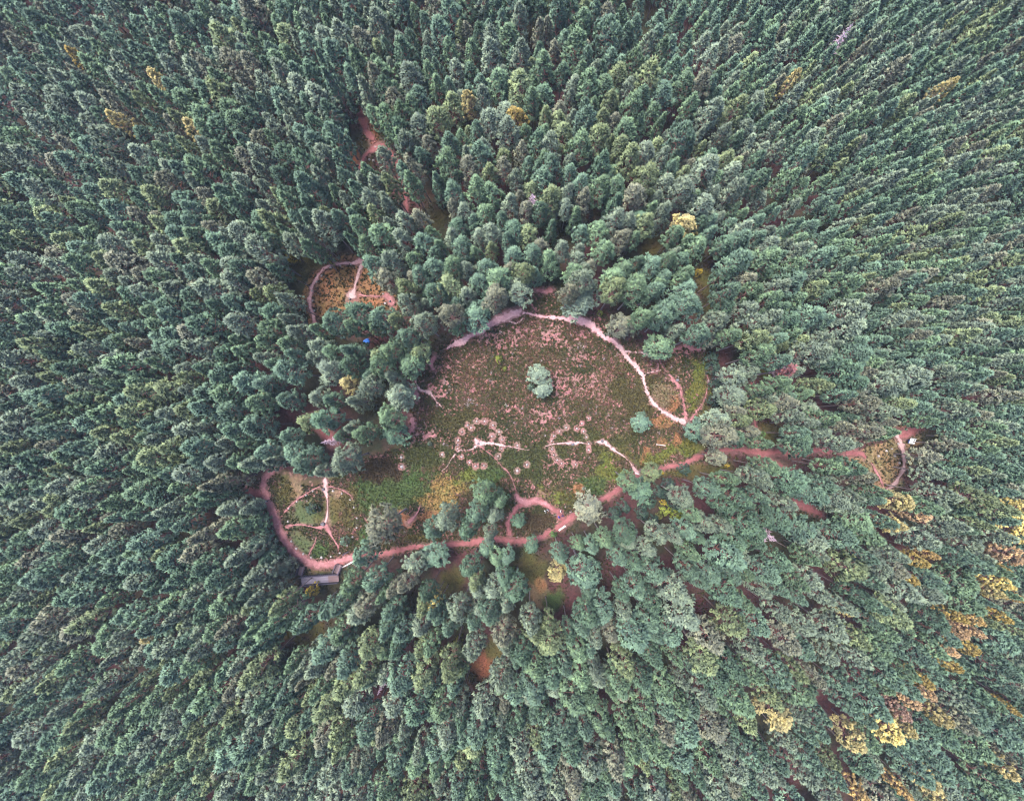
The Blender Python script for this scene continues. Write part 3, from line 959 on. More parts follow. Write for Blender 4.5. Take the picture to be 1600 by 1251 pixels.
def crown_geo(seed, h, base_f, rmax, npuff, shoots, puff_r, peak=0.35, top_pow=2.0, low=0.45, lean=0.0, up=0.55, slen=0.5, swid=0.1, shell=0.5, tex=0.62):
    """needle shoots grouped in puffs round limbs: (V, Q, vary, limb tips)"""
    rg = np.random.default_rng(seed)
    V = []; Q = []; va = []; tips = []; Nn = []
    zb = h * base_f
    lob = rg.uniform(0, 6.28, 4)
    ga = rg.uniform(0, 6.28)
    for k in range(npuff):
        u = (k + rg.uniform(0, 1)) / npuff
        u = u ** 0.85
        prof = (low + (1 - low) * (u / peak)) if u < peak else max(0.05, 1 - ((u - peak) / (1 - peak)) ** top_pow) ** tex
        ga += 2.39996 + rg.uniform(-.35, .35)
        lobe = 1 + 0.2 * math.sin(2 * ga + lob[0] + 3 * u) + 0.16 * math.sin(3 * ga + lob[1] - 5 * u)
        R_ = rmax * prof * lobe
        rad = R_ * (shell + (1 - shell) * rg.random() ** 0.5)
        z = zb + (h - zb) * u * 0.96 + 0.10 * rad * rg.uniform(-.3, 1)
        c = np.array((math.cos(ga) * rad, math.sin(ga) * rad, z))
        pr = puff_r * rg.uniform(0.7, 1.25) * (0.75 if u > 0.9 else 1)
        pv = rg.uniform(0.15, 0.85)
        tips.append((c, u))
        out = np.array((math.cos(ga), math.sin(ga), 0)) * (rad / max(rmax, .1))
        for j in range(shoots):
            d = rg.normal(size=3); d /= np.linalg.norm(d) + 1e-9
            if d[2] < -0.25:
                d[2] *= -0.7
            d = 0.85 * d + np.array((0, 0, up)) + 0.75 * out
            d /= np.linalg.norm(d) + 1e-9
            st_ = c + d * pr * np.array((1, 1, 0.75)) * rg.uniform(0.15, 0.6)
            L = slen * rg.uniform(0.7, 1.3)
            e = st_ + d * L
            s1 = np.cross(d, rg.normal(size=3)); s1 /= np.linalg.norm(s1) + 1e-9
            s2 = np.cross(d, s1)
            m = st_ + d * L * 0.55
            w = swid * rg.uniform(0.8, 1.2)
            v = float(np.clip(pv + rg.uniform(-.22, .22), 0, 1))
            o = len(V)
            V += [st_, m + s1 * w, e, m - s1 * w, m + s2 * w, m - s2 * w]
            nn = d * 0.75 + np.array((0, 0, 0.55)) + out * 0.35
            nn /= np.linalg.norm(nn)
            Nn += [nn] * 6
            Q.append((o, o + 1, o + 2, o + 3) if np.dot(np.cross(s1, d), nn) > 0 else (o, o + 3, o + 2, o + 1))
            Q.append((o, o + 4, o + 2, o + 5) if np.dot(np.cross(s2, d), nn) > 0 else (o, o + 5, o + 2, o + 4))
            va += [v, v]
    return np.array(V), np.array(Q), np.array(va), tips, np.array(Nn)


def trunk_geo(seed, h, tips, r0=0.19, every=3, bend=0.25, n=6):
    rg = random.Random(seed)
    ph = rg.uniform(0, 6.28)
    ks = [0, 0.03, 0.15, 0.35, 0.55, 0.75, 0.95]
    pts = [Vector((math.sin(k * 3 + ph) * bend * k - math.sin(ph) * bend * k * 0.3, math.cos(k * 2.2 + ph) * bend * k, h * k - (0.3 if k == 0 else 0))) for k in ks]
    rad = [r0 * 1.5, r0 * 1.15, r0, r0 * 0.85, r0 * 0.68, r0 * 0.42, r0 * 0.12]
    parts = [tube_geo(pts, rad, n)]
    for i, (c, u) in enumerate(tips):
        if i % every or u > 0.93:
            continue
        c = Vector(c)
        zt = max(c.z - c.xy.length * 0.35, h * 0.2)
        k = zt / h
        j = max(a for a in range(len(ks) - 1) if ks[a] <= k)
        t = (k - ks[j]) / (ks[j + 1] - ks[j])
        b = pts[j].lerp(pts[j + 1], t)
        mid = b.lerp(c, 0.55) + Vector((0, 0, -0.05 * (c - b).length))
        parts.append(tube_geo([b, mid, c], [r0 * 0.3, r0 * 0.2, r0 * 0.08], 3, cap=False))
    return join_geo(parts)


class Kind:
    pass


def make_kind(seed, h, base_f, rmax, npuff, shoots, puff_r, r0=0.19, mat=None, every=3, **kw):
    k = Kind()
    V, Q, va, tips, Nn = crown_geo(seed, h, base_f, rmax, npuff, shoots, puff_r, **kw)
    k.crown = quads_mesh('crown', V, Q, va)
    k.crown.materials.append(mat or M_LEAF)
    k.crown.polygons.foreach_set('use_smooth', np.ones(len(Q), bool))
    k.crown.normals_split_custom_set_from_vertices([tuple(v) for v in Nn])
    tv, tf = trunk_geo(seed, h, tips, r0, every)
    k.trunk = pymesh('trunk', tv, tf)
    k.trunk.materials.append(M_BARK)
    k.trunk.polygons.foreach_set('use_smooth', np.ones(len(k.trunk.polygons), bool))
    k.h, k.r, k.bf = h, rmax, base_f
    return k


# broad open-grown pines, stand pines, slender young pines
BROAD = [make_kind(100 + i, 17.0, 0.4, 3.0, 130, 15, 0.52, 0.2, peak=0.33, top_pow=1.8, tex=0.72, low=0.4, swid=0.135, slen=0.72, up=0.6) for i in range(4)]
STAND = [make_kind(200 + i, 18.0, 0.4, 2.35, 115, 15, 0.42, 0.17, peak=0.24, top_pow=1.45, tex=0.78, low=0.45, swid=0.125, slen=0.68, up=0.65) for i in range(6)]
SLIM = [make_kind(300 + i, 16.0, 0.36, 1.8, 95, 14, 0.36, 0.13, peak=0.18, top_pow=1.15, tex=0.95, low=0.5, swid=0.115, slen=0.6, up=0.7) for i in range(4)]
EDGE = [make_kind(600 + i, 16.0, 0.1, 2.6, 150, 14, 0.5, 0.18, peak=0.25, top_pow=1.3, tex=0.85, low=0.7, swid=0.13, slen=0.7, up=0.6) for i in range(3)]
GOLD = [make_kind(400 + i, 15.0, 0.45, 1.9, 100, 17, 0.5, 0.14, mat=M_SOFT, peak=0.25, top_pow=1.4, low=0.4, up=0.9, slen=0.45, swid=0.12) for i in range(3)]
YOUNG = [make_kind(500 + i, 5.0, 0.08, 1.25, 34, 13, 0.45, 0.07, peak=0.3, top_pow=1.6, low=0.7, slen=0.36, swid=0.11) for i in range(3)]
PINES = BROAD + STAND + SLIM + EDGE
FOREST = [lib_collection('crown_library', [k.crown for k in PINES], []), lib_collection('trunk_library', [k.trunk for k in PINES], [])]

TINTS = {   # albedo of the needles
    'blue-green': (0.082, 0.138, 0.1), 'deep green': (0.064, 0.113, 0.076), 'grey-green': (0.118, 0.158, 0.118),
    'mid-green': (0.092, 0.15, 0.09), 'yellow-green': (0.122, 0.16, 0.085), 'brownish': (0.125, 0.136, 0.1)}
TNAMES = list(TINTS)


def pick_tint(rg, x, y):
    w = [0.26, 0.14, 0.24, 0.2, 0.09, 0.07]
    n = float(vnoise(x / 22.0 + 9, y / 22.0 + 2))
    if n > 0.6: w = [0.2, 0.1, 0.22, 0.25, 0.15, 0.08]
    if n < 0.35: w = [0.36, 0.2, 0.24, 0.12, 0.03, 0.05]
    nm = rg.choices(TNAMES, w)[0]
    c = np.array(TINTS[nm]) * rg.uniform(0.85, 1.18)
    return nm, tuple(c)


# crown centres (photograph pixels) and crown radius in pixels of the pines round the open ground
MANUAL = [
    (745, 490, 24), (771, 462, 20), (813, 456, 22), (703, 488, 20), (715, 512, 12), (664, 505, 20), (638, 525, 18), (655, 546, 18), (640, 566, 22),
    (842, 588, 17), (850, 609, 14), (630, 616, 18), (907, 470, 26), (890, 454, 16), (916, 440, 21), (974, 509, 21), (990, 455, 23), (958, 456, 19),
    (1009, 495, 18), (1036, 498, 18), (1029, 539, 21), (1076, 479, 23), (1087, 523, 17), (1001, 661, 14),
    (757, 769, 20), (743, 796, 19), (780, 783, 12), (774, 804, 14), (736, 826, 16), (701, 812, 20), (681, 829, 16), (768, 830, 13), (808, 816, 11),
    (921, 796, 26), (1000, 767, 22), (983, 750, 17), (1018, 741, 16), (1090, 671, 18), (1122, 684, 22), (1122, 654, 20), (1124, 715, 13),
    (484, 721, 21), (535, 717, 23), (508, 736, 14), (601, 820, 27), (572, 863, 17), (398, 719, 18), (436, 717, 15), (550, 908, 18), (480, 966, 17), (532, 946, 14),
    (584, 902, 18), (580, 949, 18), (535, 981, 18), (362, 830, 20), (374, 866, 18), (402, 902, 19), (356, 795, 18), (394, 818, 13), (398, 846, 13), (416, 872, 13), (436, 890, 13), (386, 795, 13),
    (621, 622, 22), (608, 651, 20), (618, 676, 21), (578, 604, 18), (595, 572, 18), (616, 592, 12), (570, 677, 16), (553, 573, 17),
    (1144, 586, 18), (1145, 616, 21), (1191, 606, 12), (1153, 657, 14), (1187, 641, 16), (1183, 690, 12), (1241, 698, 14), (1185, 555, 17),
    (1116, 505, 18), (1141, 523, 15), (1115, 529, 17), (1133, 458, 17), (1130, 428, 14), (1173, 505, 19), (1171, 531, 17), (1167, 458, 16),
    (680, 869, 21), (736, 882, 16), (759, 858, 12), (776, 869, 14), (794, 871, 13), (831, 853, 13), (806, 923, 19), (768, 954, 18), (828, 963, 18), (788, 986, 18),
    (874, 866, 15), (909, 894, 27), (918, 957, 21), (741, 1006, 18), (683, 950, 14), (786, 1053, 18), (721, 954, 17), (706, 1033, 20), (741, 906, 14),
    (857, 975, 12), (821, 1021, 18), (889, 988, 14), (650, 880, 18), (640, 910, 14), (655, 945, 14),
    (1067, 776, 18), (1108, 765, 17), (1137, 752, 14), (1155, 774, 18), (1101, 814, 18), (1126, 787, 16), (1128, 821, 14), (1175, 747, 16), (1194, 729, 14),
    (1180, 774, 14), (978, 832, 20), (1025, 834, 16), (1050, 836, 14), (962, 868, 15), (1020, 890, 20), (1072, 886, 16), (1074, 861, 14), (994, 915, 20), (945, 842, 15),
    (413, 396, 22), (465, 379, 18), (485, 390, 14), (385, 424, 18), (413, 441, 18), (438, 420, 12), (432, 457, 16), (452, 474, 13), (456, 500, 13),
    (591, 417, 19), (606, 438, 19), (575, 390, 17), (636, 452, 17), (684, 459, 17), (642, 480, 17), (703, 417, 17), (657, 431, 16), (526, 503, 19), (564, 494, 23),
    (600, 497, 20), (620, 503, 14), (556, 513, 15), (500, 513, 12), (608, 545, 19),
    (617, 164, 18), (632, 183, 16), (609, 189, 17), (630, 222, 13), (604, 249, 15), (526, 180, 16), (530, 205, 13), (590, 126, 14), (602, 148, 16), (535, 257, 14),
    (579, 280, 14), (650, 264, 14), (544, 281, 14), (635, 230, 16), (632, 208, 16),
    (1280, 655, 16), (1349, 676, 17), (1374, 678, 13), (1310, 692, 15), (1321, 727, 16), (1338, 745, 17), (1357, 770, 14), (1300, 730, 14), (592, 292, 15), (614, 294, 14), (630, 272, 13), (645, 290, 14), (562, 302, 14),
]
SMALL = {(394, 818): 9.0, (398, 846): 9.0, (416, 872): 9.0, (436, 890): 8.0, (386, 795): 9.0, (842, 588): 8.0, (850, 609): 7.0, (1001, 661): 6.5, (810, 815): 10.0, (1124, 715): 12.0}
AUTUMN = [  # crown centre, radius px, colour word
    (1501, 1006, 9, 'gold'), (1468, 1010, 9, 'peach'), (1470, 1029, 8, 'gold'), (1435, 1059, 8, 'gold'), (1433, 1074, 9, 'peach'), (1418, 1087, 9, 'peach'),
    (1403, 1104, 8, 'rose'), (1407, 1130, 9, 'straw'), (1382, 1138, 15, 'lemon'), (1329, 1150, 14, 'straw'), (1440, 1208, 13, 'straw'), (1455, 1236, 9, 'straw'),
    (1403, 1226, 7, 'orange'), (1340, 1234, 9, 'orange'), (1559, 1193, 12, 'straw'), (1561, 1095, 6, 'gold'), (1507, 964, 8, 'orange'), (1488, 982, 8, 'peach'),
    (1504, 978, 8, 'peach'), (1454, 1113, 10, 'straw'), (1400, 781, 13, 'straw'), (1430, 804, 10, 'peach'), (1389, 818, 10, 'straw'), (1590, 826, 16, 'lemon'),
    (1574, 866, 10, 'peach'), (1556, 906, 8, 'lemon'), (1541, 921, 8, 'straw'), (1425, 872, 9, 'gold'), (1444, 863, 6, 'orange'), (1406, 895, 8, 'gold'),
    (1550, 880, 6, 'gold'), (808, 187, 13, 'gold'), (733, 163, 10, 'straw'), (125, 92, 8, 'gold'), (546, 601, 11, 'straw'), (1210, 1112, 18, 'straw'),
    (1484, 960, 7, 'gold'), (1318, 955, 8, 'straw'), (872, 893, 11, 'straw'), (678, 938, 9, 'lemon'), (190, 190, 9, 'straw'), (255, 135, 10, 'straw'),
    (310, 205, 11, 'straw'), (1235, 130, 8, 'straw'), (1470, 140, 8, 'straw'), (1070, 350, 14, 'straw'), (240, 985, 9, 'straw'),
    (1590, 790, 9, 'lemon'), (1545, 955, 7, 'gold'), (1578, 930, 6, 'orange')]
ACOL = {'gold': (0.27, 0.215, 0.075), 'lemon': (0.5, 0.43, 0.17), 'straw': (0.31, 0.275, 0.135), 'peach': (0.37, 0.27, 0.165), 'orange': (0.37, 0.275, 0.125), 'rose': (0.27, 0.185, 0.15)}
DEAD = [(832, 318, 13, 'bare'), (369, 438, 17, 'bare'), (1222, 578, 9, 'pink'), (515, 690, 8, 'bare'), (1196, 836, 13, 'bare'), (1312, 62, 12, 'bare'), (600, 1066, 8, 'bare')]

trees = []     # dict(kind, x, y, z, s, rz, tilt, tint, tname, src)
rgt = random.Random(77)


def crown_z(h):
    return 0.74 * h


def place_px(px_, py_, r_px, kinds, h=None):
    k = rgt.choice(kinds)
    if h is None:
        h = 15.0 + 4.5 * min(1, r_px / 24.0) + rgt.uniform(-1, 1)
        while h > 8.5:      # rooted beside the path or heather, not on it
            p = at(px_, py_, crown_z(h))
            bx, by = project(p.x, p.y, gz(p.x, p.y))
            if float(on_path(p.x, p.y)) < -0.5 and not (bool(masked(bx, by, HEATH)) and not bool(masked(px_, py_, HEATH))):
                break
            h -= 0.7
    p = at(px_, py_, crown_z(h))
    dist = H - p.z
    r = r_px * dist / F
    sz_ = h / k.h; sr = r / (k.r + 0.12)
    return dict(kind=k, x=p.x, y=p.y, z=float(gz(p.x, p.y)), sr=sr, sz=sz_, h=h, r=r)


for (mx, my, mr) in MANUAL:
    t = place_px(mx, my, mr, EDGE if (mx < 475 and 700 < my < 920) else (BROAD if mr > 15 else STAND), SMALL.get((mx, my)))
    t['tname'], t['tint'] = pick_tint(rgt, t['x'], t['y'])
    t['src'] = 'manual'
    if my > 740 and mx > 820:
        t['sr'] *= 0.9
    trees.append(t)
gold = []
for (mx, my, mr, cn) in AUTUMN:
    t = place_px(mx, my, mr * 1.35, GOLD, rgt.uniform(13.0, 15.0))
    t['tname'] = cn
    t['tint'] = tuple(np.array(ACOL[cn]) * rgt.uniform(0.85, 1.1))
    gold.append(t)
dead = []
for (mx, my, mr, cn) in DEAD:
    p = at(mx, my, 10.5)
    dead.append(dict(x=p.x, y=p.y, z=float(gz(p.x, p.y)), r=mr * (H - p.z) / F, tname=cn, h=14.5))

# the rest of the forest, grown at random round them
cell = 3.0
occ = {}


def add_occ(x, y, r):
    occ.setdefault((int(x // cell), int(y // cell)), []).append((x, y, r))


def free(x, y, r, f):
    cx, cy = int(x // cell), int(y // cell)
    for i in range(cx - 3, cx + 4):
        for j in range(cy - 3, cy + 4):
            for (a, b, c) in occ.get((i, j), ()):
                if (a - x) ** 2 + (b - y) ** 2 < (f * (r + c)) ** 2:
                    return False
    return True


for t in trees + gold + dead:
    add_occ(t['x'], t['y'], t['r'])
auto = []
NCAND = 60000
cxs = RNG.uniform(-165, 165, NCAND); cys = RNG.uniform(-135, 140, NCAND)
czs = gz(cxs, cys)
dn = fbm(cxs / 28.0 + 3, cys / 28.0 + 11, 2)
hn = fbm(cxs / 40.0 + 71, cys / 40.0 + 5, 2)
slim_w = np.clip((cxs + 0.55 * cys - 45) / 45.0, 0, 1)     # the younger, denser stand to the upper right
slim_w = np.maximum(slim_w, np.clip((cxs - 85) / 30, 0, 1))
rcol = RNG.random(NCAND)
RR_ = RNG.uniform(1.4, 2.8, NCAND)
HH = np.where(rcol < slim_w, 13.5, 16.5) + (hn - 0.5) * 6 + RNG.uniform(-2.0, 2.0, NCAND) + (RR_ - 2.1) * 1.2
RR = np.where(rcol < slim_w, RNG.uniform(1.25, 2.1, NCAND), RR_)
HH = HH * np.where(RR < 1.9, 0.95, 1.0) * (1 - 0.16 * np.clip((np.hypot(cxs, cys) - 65) / 60, 0, 1))
HH += (RNG.random(NCAND) < 0.15) * RNG.uniform(-4.5, 1.5, NCAND)
bad = np.zeros(NCAND, bool)
bx_, by_ = project(cxs, cys, czs)
OPENB = blur(MASK, 12)
edge = (sample(OPENB, bx_, by_) > 0.01) & ((bx_ < 640) | (by_ < 560)) & (RNG.random(NCAND) < 0.75)
for k_ in range(8):
    a_ = k_ * math.pi / 4
    qx, qy = project(cxs + 0.7 * RR * math.cos(a_), cys + 0.7 * RR * math.sin(a_), czs + HH * 0.18)
    bad |= edge & masked(qx, qy)
for k_ in range(9):
    a_ = k_ * math.pi / 4; q_ = 0.0 if k_ == 8 else 0.82
    for zf in (0.5, 0.62, 0.8):
        qx, qy = project(cxs + q_ * RR * math.cos(a_), cys + q_ * RR * math.sin(a_), czs + HH * zf)
        bad |= masked(qx, qy)
qx, qy = project(cxs, cys, czs + HH * 0.97); bad |= masked(qx, qy)
bad |= on_path(cxs, cys) > -0.4
bx_, by_ = project(cxs, cys, czs)
bad |= masked(bx_, by_, HEATH) & ((RNG.random(NCAND) < 0.8) | (bx_ < 560) | (by_ < 700))
for i in np.nonzero(~bad)[0]:
    x, y, r = float(cxs[i]), float(cys[i]), float(RR[i])
    if free(x, y, r, 0.635 + (0.05 if y < -20 else 0.0) + (0.05 if y < -12 and x > 5 else 0.0) + 0.2 * (dn[i] > 0.68)):
        add_occ(x, y, r)
        k = rgt.choice(EDGE if edge[i] else (SLIM if rcol[i] < slim_w[i] else (STAND + BROAD[:1])))
        t = dict(kind=k, x=x, y=y, z=float(czs[i]), sr=r / (k.r + 0.05), sz=HH[i] / k.h, h=float(HH[i]), r=r, src='auto')
        t['tname'], t['tint'] = pick_tint(rgt, x, y)
        auto.append(t)
trees += auto
for t in trees + gold:
    t['rz'] = rgt.uniform(0, 6.283)
    t['tilt'] = (rgt.gauss(0, 0.022), rgt.gauss(0, 0.022))
    cpx, cpy = project(t['x'], t['y'], t['z'] + crown_z(t['h']))
    t['px'], t['py'] = float(cpx), float(cpy)
    t['dist'] = math.sqrt(t['x'] ** 2 + t['y'] ** 2 + (H - t['z'] - t['h'] * 0.8) ** 2)
    t['app'] = t['r'] / t['dist']
    t['in'] = -5 < t['px'] < IW + 5 and -5 < t['py'] < IH + 5

pool = [t for t in trees if t['in']]
pool.sort(key=lambda t: (t['src'] != 'manual', -t['app'] - (0.02 if math.hypot(t['px'] - NX, t['py'] - NY) < 330 else 0)))
single = pool[:296]
ids = set(id(t) for t in single)
rest = [t for t in trees if id(t) not in ids]

# labels that place each tree against something one can find
LAND = [((846, 598), 'the twin pines alone in mid-clearing'), ((748, 692), 'the white star-shaped patch'), ((832, 318), 'the bare dead tree above the clearing'),
        ((497, 905), 'the plank footbridge'), ((551, 464), 'the orange-floored stone circle'), ((585, 235), 'the red fork among the upper pines'),
        ((1425, 690), 'the white board'), ((1222, 578), 'the pink-needled pine'), ((1074, 660), 'the red end of the rim trail'), ((877, 822), 'the white bench'),
        ((845, 920), 'the mossy gap below the bench'), ((369, 438), 'the lilac dead tree'), ((485, 800), 'the left stone circle'), ((808, 187), 'the golden tree up top'),
        ((838, 490), 'the pale trail on the upper rim'), ((640, 660), 'the left rim of the heather'), ((1196, 836), 'the bare branchy tree lower right'),
        ((997, 744), 'the trail junction on the red path'), ((755, 1040), 'the rust-brown gap at lower middle'), ((573, 533), 'the small blue bundle'),
        ((485, 985), 'the dark gap below the footbridge'), ((1104, 440), 'the olive gap with bare trunks'), ((650, 850), 'the red path below the ochre grass'),
        ((1260, 790), 'the short red path piece at right')]
ORD = ['nearest', 'second nearest', 'third nearest', 'fourth nearest', 'fifth nearest', 'sixth nearest', 'seventh nearest', 'eighth nearest', 'ninth nearest',
       'tenth nearest', 'eleventh nearest', 'twelfth nearest', 'thirteenth nearest', 'fourteenth nearest', 'fifteenth nearest', 'sixteenth nearest', 'seventeenth nearest', 'eighteenth nearest']


def side(dx, dy):
    if abs(dx) > abs(dy):
        return 'right of' if dx > 0 else 'left of'
    return 'below' if dy > 0 else 'above'


def place_labels(lst, noun):
    buckets = {}
    for t in lst:
        (lx, ly), nm = min(LAND, key=lambda L: math.hypot(t['px'] - L[0][0], t['py'] - L[0][1]))
        buckets.setdefault((nm, side(t['px'] - lx, t['py'] - ly)), []).append((math.hypot(t['px'] - lx, t['py'] - ly), t))
    for (nm, sd), v in buckets.items():
        v.sort(key=lambda a: a[0])
        for k, (d, t) in enumerate(v):
            if noun == 'pine':
                wd = 'broad' if t['r'] > 2.45 else ('slender' if t['r'] < 1.9 else 'rounded')
                t['label'] = f"{wd} {t['tname']} pine, {ORD[min(k, 17)]} one {sd} {nm}"
            else:
                t['label'] = f"{t['tname']} coloured autumn tree, {ORD[min(k, 17)]} one {sd} {nm}"


place_labels(single, 'pine')
# autumn trees far from everything named above: place by neighbours of their own colour
cnt = {}
for t in sorted(gold, key=lambda t: t['px']):
    cnt.setdefault(t['tname'], []).append(t)
for cn, v in cnt.items():
    for k, t in enumerate(v):
        o_ = ['leftmost', 'second', 'third', 'fourth', 'fifth', 'sixth', 'seventh', 'eighth', 'ninth', 'tenth', 'eleventh', 'twelfth', 'thirteenth', 'fourteenth', 'fifteenth', 'sixteenth', 'seventeenth', 'eighteenth', 'nineteenth', 'twentieth', 'twenty-first', 'twenty-second', 'twenty-third', 'twenty-fourth', 'twenty-fifth', 'twenty-sixth'][k]
        t['label'] = f"{cn} coloured feathery autumn tree, {o_} from the left among the {cn} ones"


def tree_object(name, t, cat, group):
    e = empty(name, (t['x'], t['y'], t['z']))
    e.rotation_euler = (t['tilt'][0], t['tilt'][1], t['rz'])
    e.scale = (t['sr'], t['sr'], t['sz'])
    tag(e, t['label'], cat, group)
    link('trunk', t['kind'].trunk, None, e)
    c = link('crown', t['kind'].crown, None, e)
    c['tint'] = [float(v) for v in t['tint']] + [1.0]
    return e


for t in single:
    tree_object('pine_tree', t, 'pine', 'pines round the clearing')
for t in gold:
    tree_object('autumn_tree', t, 'tree', 'autumn coloured trees among the pines')
tag(scatter('pine_forest', [(t['x'], t['y'], t['z']) for t in rest], [(t['tilt'][0], t['tilt'][1], t['rz']) for t in rest],
            [(t['sr'], t['sr'], t['sz']) for t in rest], [PINES.index(t['kind']) for t in rest], [t['tint'] for t in rest], None, FOREST),
    'dense pine forest filling the rest of the view', 'forest', kind='stuff')

# dead trees: bare trunks with drooping twigs
DLAB = ['bare grey dead tree standing above the clearing, branches showing', 'lilac grey dead tree among the pines at upper left', 'pine with dead pink needles right of the clearing',
        'small lilac dead tree left of the heather', 'bare branchy dead tree among pines at lower right', 'purplish dead tree near the top right', 'small lilac dead tree at lower left middle']
for i, t in enumerate(dead):
    rg = random.Random(900 + i)
    e = empty('dead_tree', (t['x'], t['y'], t['z']), rg.uniform(0, 6))
    tag(e, DLAB[i], 'dead tree', 'dead trees')
    h = t['h']
    tv = tube_geo([(0, 0, -.2), (0.05, 0, h * .3), (0, 0.08, h * .65), (0.03, 0, h)], [0.2, 0.16, 0.11, 0.02], 6)
    link('trunk', pymesh('trunk', *tv), M_DEADWOOD, e)
    parts = []
    for k in range(60):
        u = 0.4 + 0.58 * (k + rg.random()) / 60
        L = t['r'] * min(1, (1.02 - u) * 2.4) * rg.uniform(0.7, 1.15)
        a = k * 2.4 + rg.uniform(-.4, .4)
        b = Vector((0, 0, h * u)); d = Vector((math.cos(a), math.sin(a), rg.uniform(0.1, 0.5)))
        tip = b + d * L
        parts.append(tube_geo([b, b + d * L * .5 + Vector((0, 0, .1)), tip], [0.07, 0.05, 0.02], 3, cap=False))
        for s_ in range(5):
            f = rg.uniform(0.35, 1.0)
            q0 = b.lerp(tip, f); dd = Vector((rg.uniform(-1, 1), rg.uniform(-1, 1), rg.uniform(-.2, .7))) * L * 0.3
            parts.append(tube_geo([q0, q0 + dd], [0.04, 0.015], 3, cap=False))
    link('branches', pymesh('branches', *join_geo(parts)), M_DEADWOOD, e)
    if t['tname'] == 'pink':
        V, Q, va, _, _ = crown_geo(950 + i, h, 0.6, t['r'], 40, 14, 0.5, shell=0.4, swid=0.09)
        c = link('dead_needles', quads_mesh('dead_needles', V, Q, va), M_SOFT, e)
        c['tint'] = [0.34, 0.155, 0.16, 1.0]

# young trees and shrubs standing apart
SHRUBS = [(1034, 738, 3, 'yellow'), (1039, 797, 8, 'lime'), (1057, 804, 8, 'lime'), (1030, 806, 5, 'olive'), (1037, 785, 4, 'yellow'), (864, 834, 5, 'green'), (801, 893, 6, 'green'),
          (716, 1003, 7, 'olive'), (488, 922, 9, 'yellow'), (1072, 821, 4, 'yellow'), (1136, 727, 3, 'yellow'), (1027, 768, 9, 'dark'), (1014, 786, 9, 'dark'), (1003, 802, 9, 'dark'),
          (975, 792, 9, 'dark'), (960, 802, 9, 'dark'), (1042, 772, 8, 'dark'), (1045, 755, 8, 'dark'), (1070, 733, 8, 'dark'), (1052, 790, 7, 'dark'), (1020, 812, 8, 'dark'),
          (1062, 815, 7, 'dark'), (487, 794, 8, 'dark'), (779, 561, 5, 'lime'), (789, 576, 3, 'lime'), (938, 489, 4, 'lime'), (829, 604, 5, 'grey'), (671, 693, 3, 'grey'),
          (1165, 430, 4, 'yellow'), (456, 402, 8, 'yellow'), (515, 405, 7, 'lime'), (538, 845, 6, 'grey'), (1173, 672, 4, 'yellow'), (1190, 678, 5, 'green'),
          (1092, 425, 5, 'yellow'), (560, 954, 6, 'yellow'), (545, 940, 6, 'olive'), (1002, 648, 6, 'grey'), (1115, 575, 9, 'dark'), (1118, 600, 8, 'dark'), (1112, 560, 9, 'dark'), (1116, 625, 8, 'dark')]
SCOL = {'yellow': (0.26, 0.2, 0.03), 'lime': (0.12, 0.15, 0.025), 'olive': (0.08, 0.085, 0.02), 'green': (0.05, 0.1, 0.03), 'dark': (0.026, 0.05, 0.038), 'grey': (0.075, 0.12, 0.09)}
sl = [dict(px=a, py=b, r=c, tname=d) for a, b, c, d in SHRUBS]
bk = {}
for t in sl:
    (lx, ly), nm = min(LAND, key=lambda L: math.hypot(t['px'] - L[0][0], t['py'] - L[0][1]))
    bk.setdefault((t['tname'], nm, side(t['px'] - lx, t['py'] - ly)), []).append((math.hypot(t['px'] - lx, t['py'] - ly), t, lx, ly))
for (cn, nm, sd), v in bk.items():
    v.sort(key=lambda a: a[0])
    for k, a in enumerate(v):
        t = a[1]
        cw = {'dark': 'dark green', 'grey': 'grey-green', 'lime': 'lime green'}.get(cn, cn)
        t['label'] = f"{cw} bush {sd} {nm}" if len(v) == 1 else f"{cw} bush, {ORD[k]} such bush {sd} {nm}"
        k_ = rgt.choice(YOUNG)
        h = 1.0 + t['r'] * 0.42
        p = at(t['px'], t['py'], h * 0.6)
        r = t['r'] * (H - p.z) / F
        t.update(kind=k_, x=p.x, y=p.y, z=float(gz(p.x, p.y)), sr=r / k_.r, sz=h / k_.h, tint=SCOL[cn], rz=rgt.uniform(0, 6), tilt=(0, 0))
        tree_object('young_tree', t, 'bush', 'young trees and bushes')

# ------------------------------------------------------------------ footbridge of planks with dark rails


